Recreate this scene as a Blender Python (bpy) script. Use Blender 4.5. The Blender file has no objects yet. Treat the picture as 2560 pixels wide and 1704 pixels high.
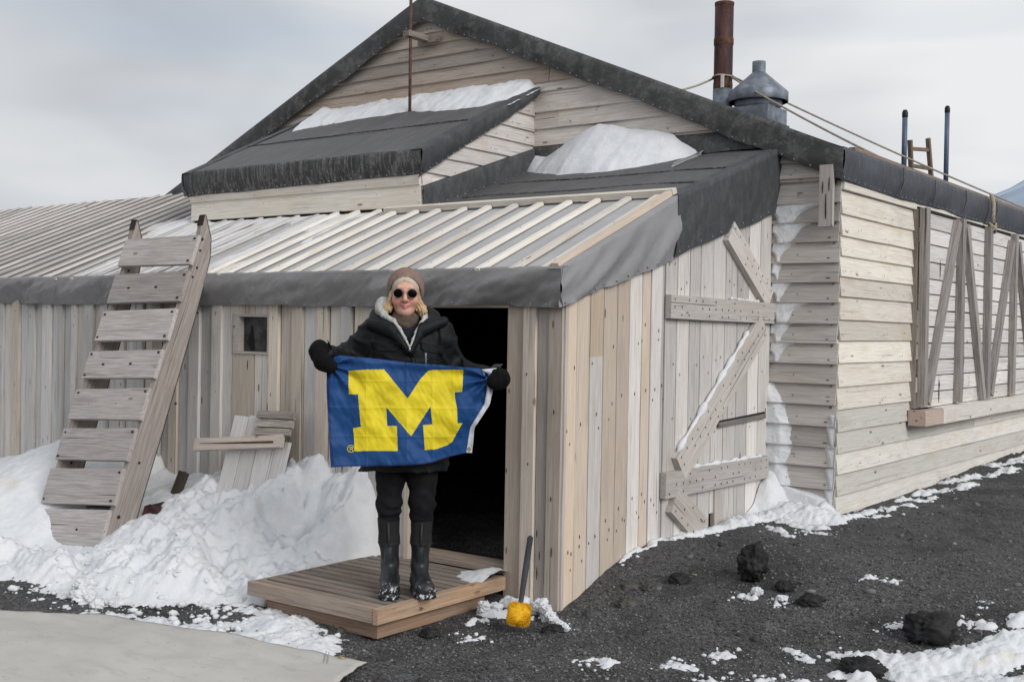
import bpy, math, random
import numpy as np
from mathutils import Matrix, Vector
random.seed(7)
RNG = np.random.default_rng(7)
sc = bpy.context.scene

# ------------------------------------------------------------------ camera
CAM = Vector((0, 0, 1.56))
YAW, PITCH, ROLL = math.radians(37.1), math.radians(-0.68), math.radians(1.03)
fw = Vector((-math.sin(YAW) * math.cos(PITCH), math.cos(YAW) * math.cos(PITCH), math.sin(PITCH)))
r0 = Vector((math.cos(YAW), math.sin(YAW), 0)); u0 = r0.cross(fw)
rt = r0 * math.cos(ROLL) + u0 * math.sin(ROLL); up = u0 * math.cos(ROLL) - r0 * math.sin(ROLL)
cd = bpy.data.cameras.new('camera'); cam = bpy.data.objects.new('camera', cd); sc.collection.objects.link(cam)
cam.matrix_world = Matrix(((rt.x, up.x, -fw.x, CAM.x), (rt.y, up.y, -fw.y, CAM.y), (rt.z, up.z, -fw.z, CAM.z), (0, 0, 0, 1)))
cd.sensor_width = 36; cd.lens = 36 * 2880 / 2560; cd.clip_start = 0.05; cd.clip_end = 30000
sc.camera = cam

# ------------------------------------------------------------------ world, sun, exposure
SUN_EL, SUN_AZ = math.radians(28), math.radians(104)      # azimuth clockwise from +Y
w = bpy.data.worlds.new('World'); sc.world = w; w.use_nodes = True
nt = w.node_tree; nt.nodes.clear()
def wn(t, **k):
    n = nt.nodes.new(t)
    for a, b in k.items(): setattr(n, a, b)
    return n
L_ = nt.links.new
wo = wn('ShaderNodeOutputWorld'); bg = wn('ShaderNodeBackground'); bg.inputs['Strength'].default_value = 1.0
sky = wn('ShaderNodeTexSky', sky_type='NISHITA'); sky.sun_disc = False
sky.sun_elevation = SUN_EL; sky.sun_rotation = SUN_AZ
skyk = wn('ShaderNodeMixRGB', blend_type='MULTIPLY'); skyk.inputs[0].default_value = 1; skyk.inputs[2].default_value = (0.085, 0.085, 0.085, 1)
L_(sky.outputs[0], skyk.inputs[1])
tc = wn('ShaderNodeTexCoord')
mp = wn('ShaderNodeMapping'); mp.inputs['Scale'].default_value = (1.5, 1.5, 4.6); mp.inputs['Location'].default_value = (3.1, 0.7, 1.85)
L_(tc.outputs['Generated'], mp.inputs[0])
n1 = wn('ShaderNodeTexNoise'); n1.inputs['Scale'].default_value = 1.15; n1.inputs['Detail'].default_value = 4; n1.inputs['Roughness'].default_value = 0.45
n1.inputs['Distortion'].default_value = 0.4
L_(mp.outputs[0], n1.inputs[0])
cr = wn('ShaderNodeValToRGB')                 # cloud thickness -> cloud colour
e = cr.color_ramp.elements
e[0].position = 0.30; e[0].color = (0.30, 0.315, 0.34, 1)
e[1].position = 0.62; e[1].color = (0.615, 0.622, 0.632, 1)
e.new(0.45).color = (0.465, 0.48, 0.502, 1)
L_(n1.outputs[0], cr.inputs[0])
n2 = wn('ShaderNodeTexNoise'); n2.inputs['Scale'].default_value = 0.9; n2.inputs['Detail'].default_value = 3
mp2 = wn('ShaderNodeMapping'); mp2.inputs['Scale'].default_value = (1.2, 1.2, 9); mp2.inputs['Location'].default_value = (5.9, 4.2, 1.4)
L_(tc.outputs['Generated'], mp2.inputs[0]); L_(mp2.outputs[0], n2.inputs[0])
cov = wn('ShaderNodeMapRange'); cov.inputs[1].default_value = 0.36; cov.inputs[2].default_value = 0.47
cov.inputs[3].default_value = 0.72; cov.inputs[4].default_value = 1.0
L_(n2.outputs[0], cov.inputs[0])
mx = wn('ShaderNodeMixRGB'); L_(cov.outputs[0], mx.inputs[0]); L_(skyk.outputs[0], mx.inputs[1]); L_(cr.outputs[0], mx.inputs[2])
L_(mx.outputs[0], bg.inputs[0]); L_(bg.outputs[0], wo.inputs[0])

sd = bpy.data.lights.new('sun', 'SUN'); sd.energy = 1.5; sd.angle = math.radians(32); sd.color = (1, 0.975, 0.945)
sun = bpy.data.objects.new('sun', sd); sc.collection.objects.link(sun); sun.location = (8, 0, 9)
sdir = Vector((math.sin(SUN_AZ) * math.cos(SUN_EL), math.cos(SUN_AZ) * math.cos(SUN_EL), math.sin(SUN_EL)))
sun.rotation_euler = (-sdir).to_track_quat('-Z', 'Y').to_euler()
vs = sc.view_settings
vs.view_transform = 'Standard'; vs.look = 'None'; vs.gamma = 1; vs.use_curve_mapping = False
vs.exposure = 0.45

# ------------------------------------------------------------------ helpers: noise, objects, meshes
_perm = np.random.default_rng(11).permutation(256); _perm = np.concatenate([_perm, _perm, _perm])
_grad = np.random.default_rng(12).normal(size=(256, 3)); _grad /= np.linalg.norm(_grad, axis=1)[:, None]
def noise3(x, y, z):
    x, y, z = np.broadcast_arrays(np.asarray(x, float), np.asarray(y, float), np.asarray(z, float))
    xi, yi, zi = np.floor(x).astype(int), np.floor(y).astype(int), np.floor(z).astype(int)
    xf, yf, zf = x - xi, y - yi, z - zi
    u, v, q = [t * t * t * (t * (t * 6 - 15) + 10) for t in (xf, yf, zf)]
    out = 0
    for a in (0, 1):
        for b in (0, 1):
            for c in (0, 1):
                h = _perm[_perm[_perm[(xi + a) & 255] + ((yi + b) & 255)] + ((zi + c) & 255)]
                g = _grad[h]
                d = g[..., 0] * (xf - a) + g[..., 1] * (yf - b) + g[..., 2] * (zf - c)
                out = out + d * (u if a else 1 - u) * (v if b else 1 - v) * (q if c else 1 - q)
    return out * 1.5
def fbm(x, y, z=0., o=4, g=0.5):
    s, a = 0, 1.
    for k in range(o):
        s = s + a * noise3(np.asarray(x) * 2 ** k + 13.7 * k, np.asarray(y) * 2 ** k + 5.1 * k, np.asarray(z) * 2 ** k)
        a *= g
    return s
def sst(a, b, x):
    t = np.clip((np.asarray(x, float) - a) / (b - a), 0, 1); return t * t * (3 - 2 * t)

COL = sc.collection
def wmat(o):
    m = o.matrix_basis.copy()
    return m if o.parent is None else wmat(o.parent) @ o.matrix_parent_inverse @ m
def link(o, parent=None):
    COL.objects.link(o)
    if parent is not None:
        o.parent = parent; o.matrix_parent_inverse = wmat(parent).inverted()
    return o
def tag(o, label=None, cat=None, group=None, kind=None):
    if label: o['label'] = label
    if cat: o['category'] = cat
    if group: o['group'] = group
    if kind: o['kind'] = kind
    return o
def thing(name, label, cat, loc=(0, 0, 0), rz=0, group=None):
    o = bpy.data.objects.new(name, None); o.empty_display_size = 0.2
    o.location = loc; o.rotation_euler = (0, 0, rz); COL.objects.link(o)
    o.matrix_basis = Matrix.Translation(loc) @ Matrix.Rotation(rz, 4, 'Z')
    return tag(o, label, cat, group)
def mesh(name, v, f, mat, parent=None, mw=None, smooth=False, color=None):
    me = bpy.data.meshes.new(name)
    v = np.asarray(v, dtype=np.float32)
    if isinstance(f, np.ndarray):
        k = f.shape[1]
        me.vertices.add(len(v)); me.vertices.foreach_set('co', v.ravel())
        me.loops.add(f.size); me.loops.foreach_set('vertex_index', f.astype(np.int32).ravel())
        me.polygons.add(len(f)); me.polygons.foreach_set('loop_start', np.arange(0, f.size, k, dtype=np.int32))
        me.update(calc_edges=True); me.validate()
    else:
        me.from_pydata(v.tolist(), [], f)
    for m in (mat if isinstance(mat, (list, tuple)) else [mat]): me.materials.append(m)
    if smooth: me.polygons.foreach_set('use_smooth', [True] * len(me.polygons))
    o = bpy.data.objects.new(name, me)
    if mw is not None: o.matrix_basis = mw
    if color is not None: o.color = (*color, 1)
    return link(o, parent)
class MB:                                   # collects shapes for ONE mesh
    def __init__(s): s.v = []; s.f = []
    def add(s, v, f):
        b = len(s.v); s.v += [tuple(map(float, p)) for p in v]; s.f += [tuple(int(i) + b for i in q) for q in f]; return s
    def box(s, lo, hi):
        x0, y0, z0 = lo; x1, y1, z1 = hi
        return s.add([(x0, y0, z0), (x1, y0, z0), (x1, y1, z0), (x0, y1, z0), (x0, y0, z1), (x1, y0, z1), (x1, y1, z1), (x0, y1, z1)],
                     [(0, 3, 2, 1), (4, 5, 6, 7), (0, 1, 5, 4), (1, 2, 6, 5), (2, 3, 7, 6), (3, 0, 4, 7)])
    def tube(s, pts, rad, n=10, cap=True):
        pts = [Vector(p) for p in pts]; rad = rad if isinstance(rad, (list, tuple)) else [rad] * len(pts)
        V = []; F = []
        for i, p in enumerate(pts):
            d = (pts[min(i + 1, len(pts) - 1)] - pts[max(i - 1, 0)]).normalized()
            a = d.orthogonal().normalized() if i == 0 else (a - d * a.dot(d)).normalized()
            b = d.cross(a)
            for k in range(n):
                t = 2 * math.pi * k / n; V.append(p + (a * math.cos(t) + b * math.sin(t)) * rad[i])
        for i in range(len(pts) - 1):
            for k in range(n):
                F.append((i * n + k, i * n + (k + 1) % n, (i + 1) * n + (k + 1) % n, (i + 1) * n + k))
        if cap: F += [tuple(range(n - 1, -1, -1)), tuple((len(pts) - 1) * n + k for k in range(n))]
        return s.add(V, F)
    def lathe(s, prof, c=(0, 0, 0), n=28):
        V = []; F = []
        for (r, z) in prof:
            for k in range(n):
                t = 2 * math.pi * k / n; V.append((c[0] + r * math.cos(t), c[1] + r * math.sin(t), c[2] + z))
        for i in range(len(prof) - 1):
            for k in range(n): F.append((i * n + k, i * n + (k + 1) % n, (i + 1) * n + (k + 1) % n, (i + 1) * n + k))
        return s.add(V, F)
    def build(s, name, mat, parent=None, smooth=False, mw=None, color=None): return mesh(name, s.v, s.f, mat, parent, mw, smooth, color)

def board(name, A, B, wd, w, t, mat, parent, tint=(1, 1, 1), wob=0.0015, nrm=None, seg=None, skew=0., skew1=0.):
    """plank from A to B (centre line of its back face), width along wd, thickness t along nrm; local x = length"""
    A, B = Vector(A), Vector(B); x = (B - A); L = x.length; x.normalize()
    y = Vector(wd); y = (y - x * y.dot(x)).normalized(); z = x.cross(y)
    if nrm is not None and z.dot(Vector(nrm)) < 0: y = -y; z = x.cross(y)
    fl_ = 1 if y.dot(Vector(wd)) > 0 else -1; sk, sk1 = skew * fl_, skew1 * fl_
    n = seg or max(1, min(6, int(L / 0.45)))
    V = []; F = []
    ph = random.random() * 50
    for i in range(n + 1):
        s = i / n
        j = [random.uniform(-wob, wob) for _ in range(6)]
        ex = random.uniform(-.004, .004) if i in (0, n) else 0
        for (a, b, q) in ((-w / 2 + j[0], 0, 0), (w / 2 + j[1], 0, 0), (w / 2 + j[1] - .002, t + j[2], 1), (-w / 2 + j[0] + .002, t + j[3], 1)):
            V.append((s * L + ex + (sk * a / w if i == 0 else sk1 * a / w if i == n else 0), a, b))
    for i in range(n):
        for k in range(4):
            F.append((i * 4 + k, i * 4 + (k + 1) % 4, i * 4 + 4 + (k + 1) % 4, i * 4 + 4 + k))
    F += [(3, 2, 1, 0), tuple(n * 4 + k for k in range(4))]
    F = [q[::-1] for q in F] if False else F
    m = Matrix(((x.x, y.x, z.x, A.x), (x.y, y.y, z.y, A.y), (x.z, y.z, z.z, A.z), (0, 0, 0, 1)))
    return mesh(name, V, F, mat, parent, m, False, tint)

def grid_faces(nu, nv, keep=None):
    i, j = np.meshgrid(np.arange(nu - 1), np.arange(nv - 1), indexing='ij')
    f = np.stack([i * nv + j, (i + 1) * nv + j, (i + 1) * nv + j + 1, i * nv + j + 1], -1).reshape(-1, 4)
    return f if keep is None else f[keep.reshape(-1)]
def compact(v, f):
    used = np.zeros(len(v), bool); used[f.ravel()] = True
    idx = np.cumsum(used) - 1
    return v[used], idx[f]
def sheet(name, P, mat, parent=None, smooth=True, thick=0.0, mw=None):
    """P: (nu, nv, 3) array; optional thickness gives a closed slab"""
    nu, nv, _ = P.shape; v = P.reshape(-1, 3); f = grid_faces(nu, nv)
    if thick:
        du = np.gradient(P, axis=0); dv = np.gradient(P, axis=1); nn = np.cross(du, dv); nn /= np.linalg.norm(nn, axis=2)[..., None] + 1e-9
        v2 = (P - nn * thick).reshape(-1, 3); N = nu * nv
        ring = [i * nv for i in range(nu)] + [(nu - 1) * nv + j for j in range(1, nv)] + [i * nv + nv - 1 for i in range(nu - 2, -1, -1)] + [j for j in range(nv - 2, 0, -1)]
        side = np.array([(a, b, b + N, a + N) for a, b in zip(ring, ring[1:] + ring[:1])])[:, ::-1]
        f = np.concatenate([f, f[:, ::-1] + N, side]); v = np.concatenate([v, v2])
    return mesh(name, v, f, mat, parent, mw, smooth)

def surface_nets(xs, ys, zs, Dv):
    xs, ys, zs = map(np.asarray, (xs, ys, zs)); s = Dv < 0
    n = np.array(Dv.shape); cs = tuple(n - 1)
    acc = np.zeros(cs + (3,)); cnt = np.zeros(cs)
    edges = []
    for ax in range(3):
        a = [slice(None)] * 3; b = [slice(None)] * 3; a[ax] = slice(0, -1); b[ax] = slice(1, None)
        m = s[tuple(a)] != s[tuple(b)]; I = np.stack(np.nonzero(m), 1)
        if not len(I): continue
        J = I.copy(); J[:, ax] += 1
        d0 = Dv[tuple(I.T)]; d1 = Dv[tuple(J.T)]; t = d0 / (d0 - d1)
        P0 = np.stack([xs[I[:, 0]], ys[I[:, 1]], zs[I[:, 2]]], 1); P1 = np.stack([xs[J[:, 0]], ys[J[:, 1]], zs[J[:, 2]]], 1)
        P = P0 + (P1 - P0) * t[:, None]
        o1, o2 = [(1, 2), (2, 0), (0, 1)][ax]
        cells = []
        for (p, q) in ((-1, -1), (0, -1), (0, 0), (-1, 0)):
            Cc = I.copy(); Cc[:, o1] += p; Cc[:, o2] += q
            ok = np.all((Cc >= 0) & (Cc < n - 1), axis=1)
            np.add.at(acc, tuple(Cc[ok].T), P[ok]); np.add.at(cnt, tuple(Cc[ok].T), 1)
            cells.append((Cc, ok))
        edges.append((cells, s[tuple(I.T)]))
    vid = -np.ones(cs, int); m = cnt > 0; vid[m] = np.arange(m.sum())
    V = acc[m] / cnt[m][:, None]; F = []
    for cells, sg in edges:
        ok = np.all([c[1] for c in cells], axis=0)
        q = np.stack([vid[tuple(c[0][ok].T)] for c in cells], 1)
        q[~sg[ok]] = q[~sg[ok]][:, ::-1]
        F.append(q)
    return V, np.concatenate(F)
def sdf_obj(name, fn, lo, hi, h, mat, parent=None, mw=None, axes=None):
    if axes is None: axes = [np.arange(lo[i], hi[i] + h, h) for i in range(3)]
    X, Y, Zz = np.meshgrid(*axes, indexing='ij')
    V, F = surface_nets(*axes, fn(X, Y, Zz))
    return mesh(name, V, F, mat, parent, mw, True)
def smin(a, b, k):
    h = np.clip(.5 + .5 * (b - a) / k, 0, 1); return b * (1 - h) + a * h - k * h * (1 - h)
def smax(a, b, k): return -smin(-a, -b, k)
def s_ell(X, Y, Z, c, r):
    k = np.sqrt(((X - c[0]) / r[0]) ** 2 + ((Y - c[1]) / r[1]) ** 2 + ((Z - c[2]) / r[2]) ** 2); return (k - 1) * min(r)
def s_cap(X, Y, Z, a, b, ra, rb):
    a, b = np.array(a, float), np.array(b, float); d = b - a
    t = np.clip(((X - a[0]) * d[0] + (Y - a[1]) * d[1] + (Z - a[2]) * d[2]) / (d @ d), 0, 1)
    return np.sqrt((X - a[0] - d[0] * t) ** 2 + (Y - a[1] - d[1] * t) ** 2 + (Z - a[2] - d[2] * t) ** 2) - (ra + (rb - ra) * t)
def s_chain(X, Y, Z, pts, k=.02):
    o = None
    for p, q in zip(pts, pts[1:]):
        d = s_cap(X, Y, Z, p[:3], q[:3], p[3], q[3]); o = d if o is None else smin(o, d, k)
    return o

# ------------------------------------------------------------------ materials
def newmat(name):
    m = bpy.data.materials.new(name); m.use_nodes = True; t = m.node_tree
    return m, t, t.nodes['Principled BSDF']
def N(t, typ, ins=None, **k):
    n = t.nodes.new(typ)
    for a, b in k.items(): setattr(n, a, b)
    for a, b in (ins or {}).items():
        if isinstance(b, bpy.types.NodeSocket): t.links.new(b, n.inputs[a])
        else: n.inputs[a].default_value = b
    return n
def mixc(t, f, a, b, blend='MIX'):
    n = N(t, 'ShaderNodeMixRGB', blend_type=blend)
    for i, x in enumerate((f, a, b)):
        if isinstance(x, bpy.types.NodeSocket): t.links.new(x, n.inputs[i])
        else: n.inputs[i].default_value = x if i == 0 else ((*x, 1) if len(x) == 3 else x)
    return n.outputs[0]
def mrange(t, v, a, b, c=0., d=1., smooth=True):
    n = N(t, 'ShaderNodeMapRange', {0: v, 1: a, 2: b, 3: c, 4: d}); n.interpolation_type = 'SMOOTHSTEP' if smooth else 'LINEAR'
    return n.outputs[0]
def noi(t, vec, scale, det=4, rough=.55, dist=0.):
    return N(t, 'ShaderNodeTexNoise', {'Vector': vec, 'Scale': scale, 'Detail': det, 'Roughness': rough, 'Distortion': dist}).outputs[0]
def mapv(t, vec, scale=(1, 1, 1), loc=(0, 0, 0)):
    return N(t, 'ShaderNodeMapping', {'Vector': vec, 'Scale': scale, 'Location': loc}).outputs[0]
def bump(t, b, h, s, d=.01):
    n = N(t, 'ShaderNodeBump', {'Height': h, 'Strength': s, 'Distance': d}); t.links.new(n.outputs[0], b.inputs['Normal'])
def setv(t, b, key, v):
    if isinstance(v, bpy.types.NodeSocket): t.links.new(v, b.inputs[key])
    else: b.inputs[key].default_value = v

def wood(name, light, dark, warm=(.40, .27, .15), warmth=.5, crack=.65, rough=.8):
    m, t, b = newmat(name)
    tcn = N(t, 'ShaderNodeTexCoord'); oi = N(t, 'ShaderNodeObjectInfo')
    off = N(t, 'ShaderNodeVectorMath', {0: (37.1, 61.7, 23.3)}, operation='SCALE'); t.links.new(oi.outputs['Random'], off.inputs['Scale'])
    ad = N(t, 'ShaderNodeVectorMath', {0: tcn.outputs['Object'], 1: off.outputs[0]}, operation='ADD').outputs[0]
    fine = noi(t, mapv(t, ad, (1.4, 46, 46)), 2.6, 3, .65, .3)
    ring = noi(t, mapv(t, ad, (.55, 9, 9)), 2.2, 2, .5, 1.4)
    band = N(t, 'ShaderNodeMath', {0: ring, 1: 34.}, operation='MULTIPLY'); band = N(t, 'ShaderNodeMath', {0: band.outputs[0]}, operation='SINE').outputs[0]
    g = mixc(t, mrange(t, fine, .30, .68), dark, light)
    g = mixc(t, mrange(t, band, .2, 1., 0, .16), g, dark)
    # weather blotches: warm and grey
    big = noi(t, mapv(t, ad, (.9, 3.2, 3.2)), 1.5, 3, .6, .6)
    g = mixc(t, mrange(t, big, .52, .74, 0, warmth), g, warm)
    grey = noi(t, mapv(t, ad, (1.3, 5, 5), (5, 3, 9)), 1.7, 2, .6)
    g = mixc(t, mrange(t, grey, .55, .75, 0, .28), g, tuple(.62 * c for c in dark))
    # water-stain outlines
    so = noi(t, mapv(t, ad, (1.1, 4, 4), (2, 8, 1)), 1.2, 2, .5, .8)
    e1 = mrange(t, so, .56, .60); e2 = mrange(t, so, .60, .63)
    ed = N(t, 'ShaderNodeMath', {0: e1, 1: e2}, operation='SUBTRACT').outputs[0]
    g = mixc(t, N(t, 'ShaderNodeMath', {0: ed, 1: .55 * warmth + .08}, operation='MULTIPLY').outputs[0], g, warm)
    # knots
    vk = N(t, 'ShaderNodeTexVoronoi', {'Vector': mapv(t, ad, (4.6, 15, 15)), 'Scale': 1.}, feature='F1')
    kn = mrange(t, vk.outputs['Distance'], .10, .17, 1, 0)
    vs_ = N(t, 'ShaderNodeSeparateColor', {0: vk.outputs['Color']}).outputs[0]
    kn = N(t, 'ShaderNodeMath', {0: kn, 1: mrange(t, vs_, .80, .82)}, operation='MULTIPLY').outputs[0]
    g = mixc(t, N(t, 'ShaderNodeMath', {0: kn, 1: .75}, operation='MULTIPLY').outputs[0], g, (.13, .085, .055))
    # cracks along the grain
    ck = noi(t, mapv(t, ad, (.8, 60, 60), (1, 4, 2)), 1.4, 1, .5, .1)
    ckm = mrange(t, ck, .315, .26, 0, crack)
    g = mixc(t, ckm, g, (.05, .04, .035))
    # each board its own tone
    rv = mrange(t, oi.outputs['Random'], 0, 1, .80, 1.14, False)
    hv = N(t, 'ShaderNodeHueSaturation', {'Color': g, 'Value': rv}).outputs[0]
    col = mixc(t, 1., hv, oi.outputs['Color'], 'MULTIPLY')
    setv(t, b, 'Base Color', col); b.inputs['Roughness'].default_value = rough; b.inputs['Specular IOR Level'].default_value = .25
    h = N(t, 'ShaderNodeMath', {0: fine, 1: ckm}, operation='SUBTRACT').outputs[0]
    bump(t, b, h, .55, .004)
    return m
M = {}
M['wood'] = wood('weathered_wood', (.66, .64, .627), (.50, .48, .468), (.52, .445, .37), .28)
M['wood_gable'] = wood('gable_wood', (.655, .63, .61), (.48, .45, .43), (.46, .365, .285), .38)
M['wood_cream'] = wood('cream_wood', (.77, .75, .71), (.63, .605, .565), (.60, .49, .34), .35, .3)
M['wood_new'] = wood('new_wood', (.67, .58, .49), (.55, .465, .385), (.57, .43, .29), .32, .25)
M['wood_grey'] = wood('driftwood', (.38, .355, .338), (.18, .163, .154), (.30, .24, .18), .25, .9)
M['wood_step'] = wood('step_wood', (.30, .255, .222), (.18, .15, .13), (.32, .22, .14), .35, .5)
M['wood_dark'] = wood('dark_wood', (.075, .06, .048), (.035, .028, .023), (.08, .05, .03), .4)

def plain(name, col, rough=.7, metal=0., var=.25, scale=6., bmp=.0, bscale=60., spec=.3):
    m, t, b = newmat(name); tcn = N(t, 'ShaderNodeTexCoord').outputs['Object']
    n = noi(t, tcn, scale, 5, .6)
    c = mixc(t, mrange(t, n, .3, .7), tuple(x * (1 - var) for x in col), tuple(min(1, x * (1 + var)) for x in col))
    setv(t, b, 'Base Color', c); b.inputs['Roughness'].default_value = rough; b.inputs['Metallic'].default_value = metal
    b.inputs['Specular IOR Level'].default_value = spec
    if bmp: bump(t, b, noi(t, tcn, bscale, 4, .6), bmp, .005)
    return m
def felt(name, col, dust, amount, streak_scale=(1.2, 1.2, 1.2), soft=False):
    m, t, b = newmat(name); tcn = N(t, 'ShaderNodeTexCoord').outputs['Object']
    a = noi(t, mapv(t, tcn, streak_scale), 3.6, 6, .74, .5); f = noi(t, tcn, 46, 3, .75)
    k = N(t, 'ShaderNodeMath', {0: mrange(t, a, .36 if soft else .42, .78 if soft else .66), 1: mrange(t, f, .32, .62, .6 if soft else .25, 1)}, operation='MULTIPLY').outputs[0]
    k = N(t, 'ShaderNodeMath', {0: k, 1: amount}, operation='MULTIPLY').outputs[0]
    base = mixc(t, mrange(t, noi(t, tcn, 1.7, 3), .35, .7), tuple(c * (.92 if soft else .8) for c in col), tuple(c * (1.06 if soft else 1.15) for c in col))
    setv(t, b, 'Base Color', mixc(t, k, base, dust)); b.inputs['Roughness'].default_value = .62; b.inputs['Specular IOR Level'].default_value = .4
    bump(t, b, N(t, 'ShaderNodeMath', {0: a, 1: f}, operation='ADD').outputs[0], .35, .006)
    return m
M['felt_roof'] = felt('roof_felt', (.085, .085, .088), (.20, .195, .195), .5, (5, .8, .8), True)
M['felt_hem'] = felt('felt_hem', (.045, .045, .047), (.25, .245, .235), .8, (9, 9, .8))
M['felt_barge'] = felt('barge_felt', (.06, .06, .061), (.22, .217, .21), .6, (2.2, 2.2, 2.2))
M['felt_side'] = felt('side_felt', (.045, .05, .056), (.25, .25, .25), .3, (3, 3, 1.6), True)
M['felt_blue'] = felt('eave_felt', (.062, .068, .083), (.16, .165, .18), .55, (12, 12, 1))
M['canvas_hem'] = felt('grey_canvas', (.235, .23, .232), (.33, .325, .325), .3, (2.5, 2.5, 2.5), True)
M['canvas_hem'].node_tree.nodes['Principled BSDF'].inputs['Roughness'].default_value = .5
M['canvas_side'] = felt('grey_canvas_side', (.27, .268, .28), (.36, .355, .36), .3, (2, 2, 2), True)
M['canvas_roof'] = felt('roof_canvas', (.41, .41, .42), (.50, .495, .49), .5, (1.5, 2, 2), True)
M['annex_sheet'] = felt('annex_sheet', (.235, .22, .22), (.31, .295, .295), .5, (1.5, 2, 2))
M['nail'] = plain('rusty_nail', (.035, .026, .022), .8)
M['nail_head'] = plain('clout_nail', (.33, .34, .35), .45, .5)
M['black_void'] = plain('black_backing', (.018, .016, .014), .9)  # near-black backing: the dark of gaps, slot and interior put into colour

def snow_mat():
    m, t, b = newmat('snow'); g = N(t, 'ShaderNodeNewGeometry').outputs['Position']
    st = noi(t, g, 2.4, 4, .6, .5); fine = noi(t, g, 55, 5, .7); md = noi(t, g, 9, 5, .6)
    c = mixc(t, mrange(t, md, .3, .7), (.66, .68, .715), (.745, .757, .775))
    c = mixc(t, mrange(t, st, .60, .74, 0, .42), c, (.70, .62, .47))
    sp = noi(t, g, 26, 3, .7); z2 = noi(t, g, 1.9, 3, .6)
    spk = N(t, 'ShaderNodeMath', {0: mrange(t, sp, .66, .71), 1: mrange(t, z2, .5, .62)}, operation='MULTIPLY').outputs[0]
    c = mixc(t, N(t, 'ShaderNodeMath', {0: spk, 1: .6}, operation='MULTIPLY').outputs[0], c, (.12, .11, .105))
    setv(t, b, 'Base Color', c); b.inputs['Roughness'].default_value = .75; b.inputs['Specular IOR Level'].default_value = .25
    b.inputs['Subsurface Weight'].default_value = .0
    bump(t, b, N(t, 'ShaderNodeMath', {0: fine, 1: md}, operation='ADD').outputs[0], .5, .012)
    return m
M['snow'] = snow_mat()
def gravel_mat():
    m, t, b = newmat('volcanic_gravel'); g = N(t, 'ShaderNodeNewGeometry').outputs['Position']
    v = N(t, 'ShaderNodeTexVoronoi', {'Vector': g, 'Scale': 85.}, feature='F1'); n = noi(t, g, 2.2, 5, .65); f = noi(t, g, 150, 3, .6)
    cs = N(t, 'ShaderNodeSeparateColor', {0: v.outputs['Color']}).outputs[0]
    c = mixc(t, cs, (.05, .05, .051), (.17, .169, .172))
    c = mixc(t, mrange(t, n, .42, .68, 0, .65), c, (.04, .039, .039))
    c = mixc(t, mrange(t, noi(t, g, .9, 4), .5, .75, 0, .5), c, (.135, .131, .129))
    setv(t, b, 'Base Color', c); b.inputs['Roughness'].default_value = .9; b.inputs['Specular IOR Level'].default_value = .15
    h = N(t, 'ShaderNodeMath', {0: mrange(t, v.outputs['Distance'], 0, .8, 1, 0), 1: f}, operation='ADD').outputs[0]
    bump(t, b, h, .9, .01)
    return m
M['gravel'] = gravel_mat()
def pebble_mat():
    m, t, b = newmat('pebble'); g = N(t, 'ShaderNodeNewGeometry').outputs['Position']
    rp = N(t, 'ShaderNodeNewGeometry').outputs['Random Per Island']
    c = mixc(t, mrange(t, rp, 0, 1, 0, 1, False), (.05, .049, .049), (.19, .188, .189))
    c = mixc(t, mrange(t, noi(t, g, 1.6, 3), .45, .7, 0, .5), c, (.03, .029, .029))
    c = mixc(t, mrange(t, rp, .985, .99), c, (.30, .27, .23))
    setv(t, b, 'Base Color', c); b.inputs['Roughness'].default_value = .9; b.inputs['Specular IOR Level'].default_value = .15
    return m
M['pebble'] = pebble_mat()
M['rock'] = plain('black_lava', (.020, .020, .021), .7, 0, .6, 12, 1.0, 70)
M['rock_brown'] = plain('brown_lava', (.085, .079, .073), .9, 0, .4, 9, 1.0, 60)
M['zinc'] = plain('weathered_zinc', (.20, .225, .265), .55, .35, .35, 9)
def rust_mat():
    m, t, b = newmat('rusty_flue'); o = N(t, 'ShaderNodeTexCoord').outputs['Object']
    n = noi(t, mapv(t, o, (9, 9, 2.2)), 1.6, 5, .65); c = mixc(t, mrange(t, n, .35, .68), (.028, .012, .014), (.095, .034, .030))
    c = mixc(t, mrange(t, noi(t, o, 7, 4), .58, .72, 0, .55), c, (.15, .07, .035))
    setv(t, b, 'Base Color', c); b.inputs['Roughness'].default_value = .65; b.inputs['Metallic'].default_value = .2
    return m
M['rust'] = rust_mat()
M['rust_band'] = plain('orange_rust', (.10, .05, .028), .8, .1, .5, 14)
M['rod'] = plain('rusty_rod', (.115, .07, .055), .8, .1, .4, 20)
M['rope'] = plain('hemp_rope', (.36, .31, .25), .9, 0, .3, 60)
M['pole_blue'] = plain('blue_steel_pole', (.10, .135, .20), .5, .3, .2, 5)
M['pole_cap'] = plain('black_cap', (.012, .012, .013), .5)
M['wood_ladder'] = wood('varnished_ladder', (.22, .165, .125), (.12, .09, .07), (.3, .17, .08), .5)
def tarp_mat():
    m, t, b = newmat('cream_canvas'); g = N(t, 'ShaderNodeNewGeometry').outputs['Position']
    c = mixc(t, mrange(t, noi(t, g, 2.1, 5, .6), .3, .7), (.48, .462, .432), (.555, .538, .505))
    c = mixc(t, mrange(t, noi(t, mapv(t, g, (1, 2.5, 1)), 5, 5, .7), .52, .72, 0, .4), c, (.36, .33, .29))
    c = mixc(t, mrange(t, noi(t, g, 60, 2, .5), .72, .75, 0, .7), c, (.10, .095, .09))
    setv(t, b, 'Base Color', c); b.inputs['Roughness'].default_value = .85; bump(t, b, N(t, 'ShaderNodeMath', {0: noi(t, g, 7, 4, .6), 1: noi(t, g, 300, 2)}, operation='ADD').outputs[0], .3, .008)
    return m
M['tarp'] = tarp_mat()
M['seam'] = plain('canvas_seam', (.36, .34, .30), .9)
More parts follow.
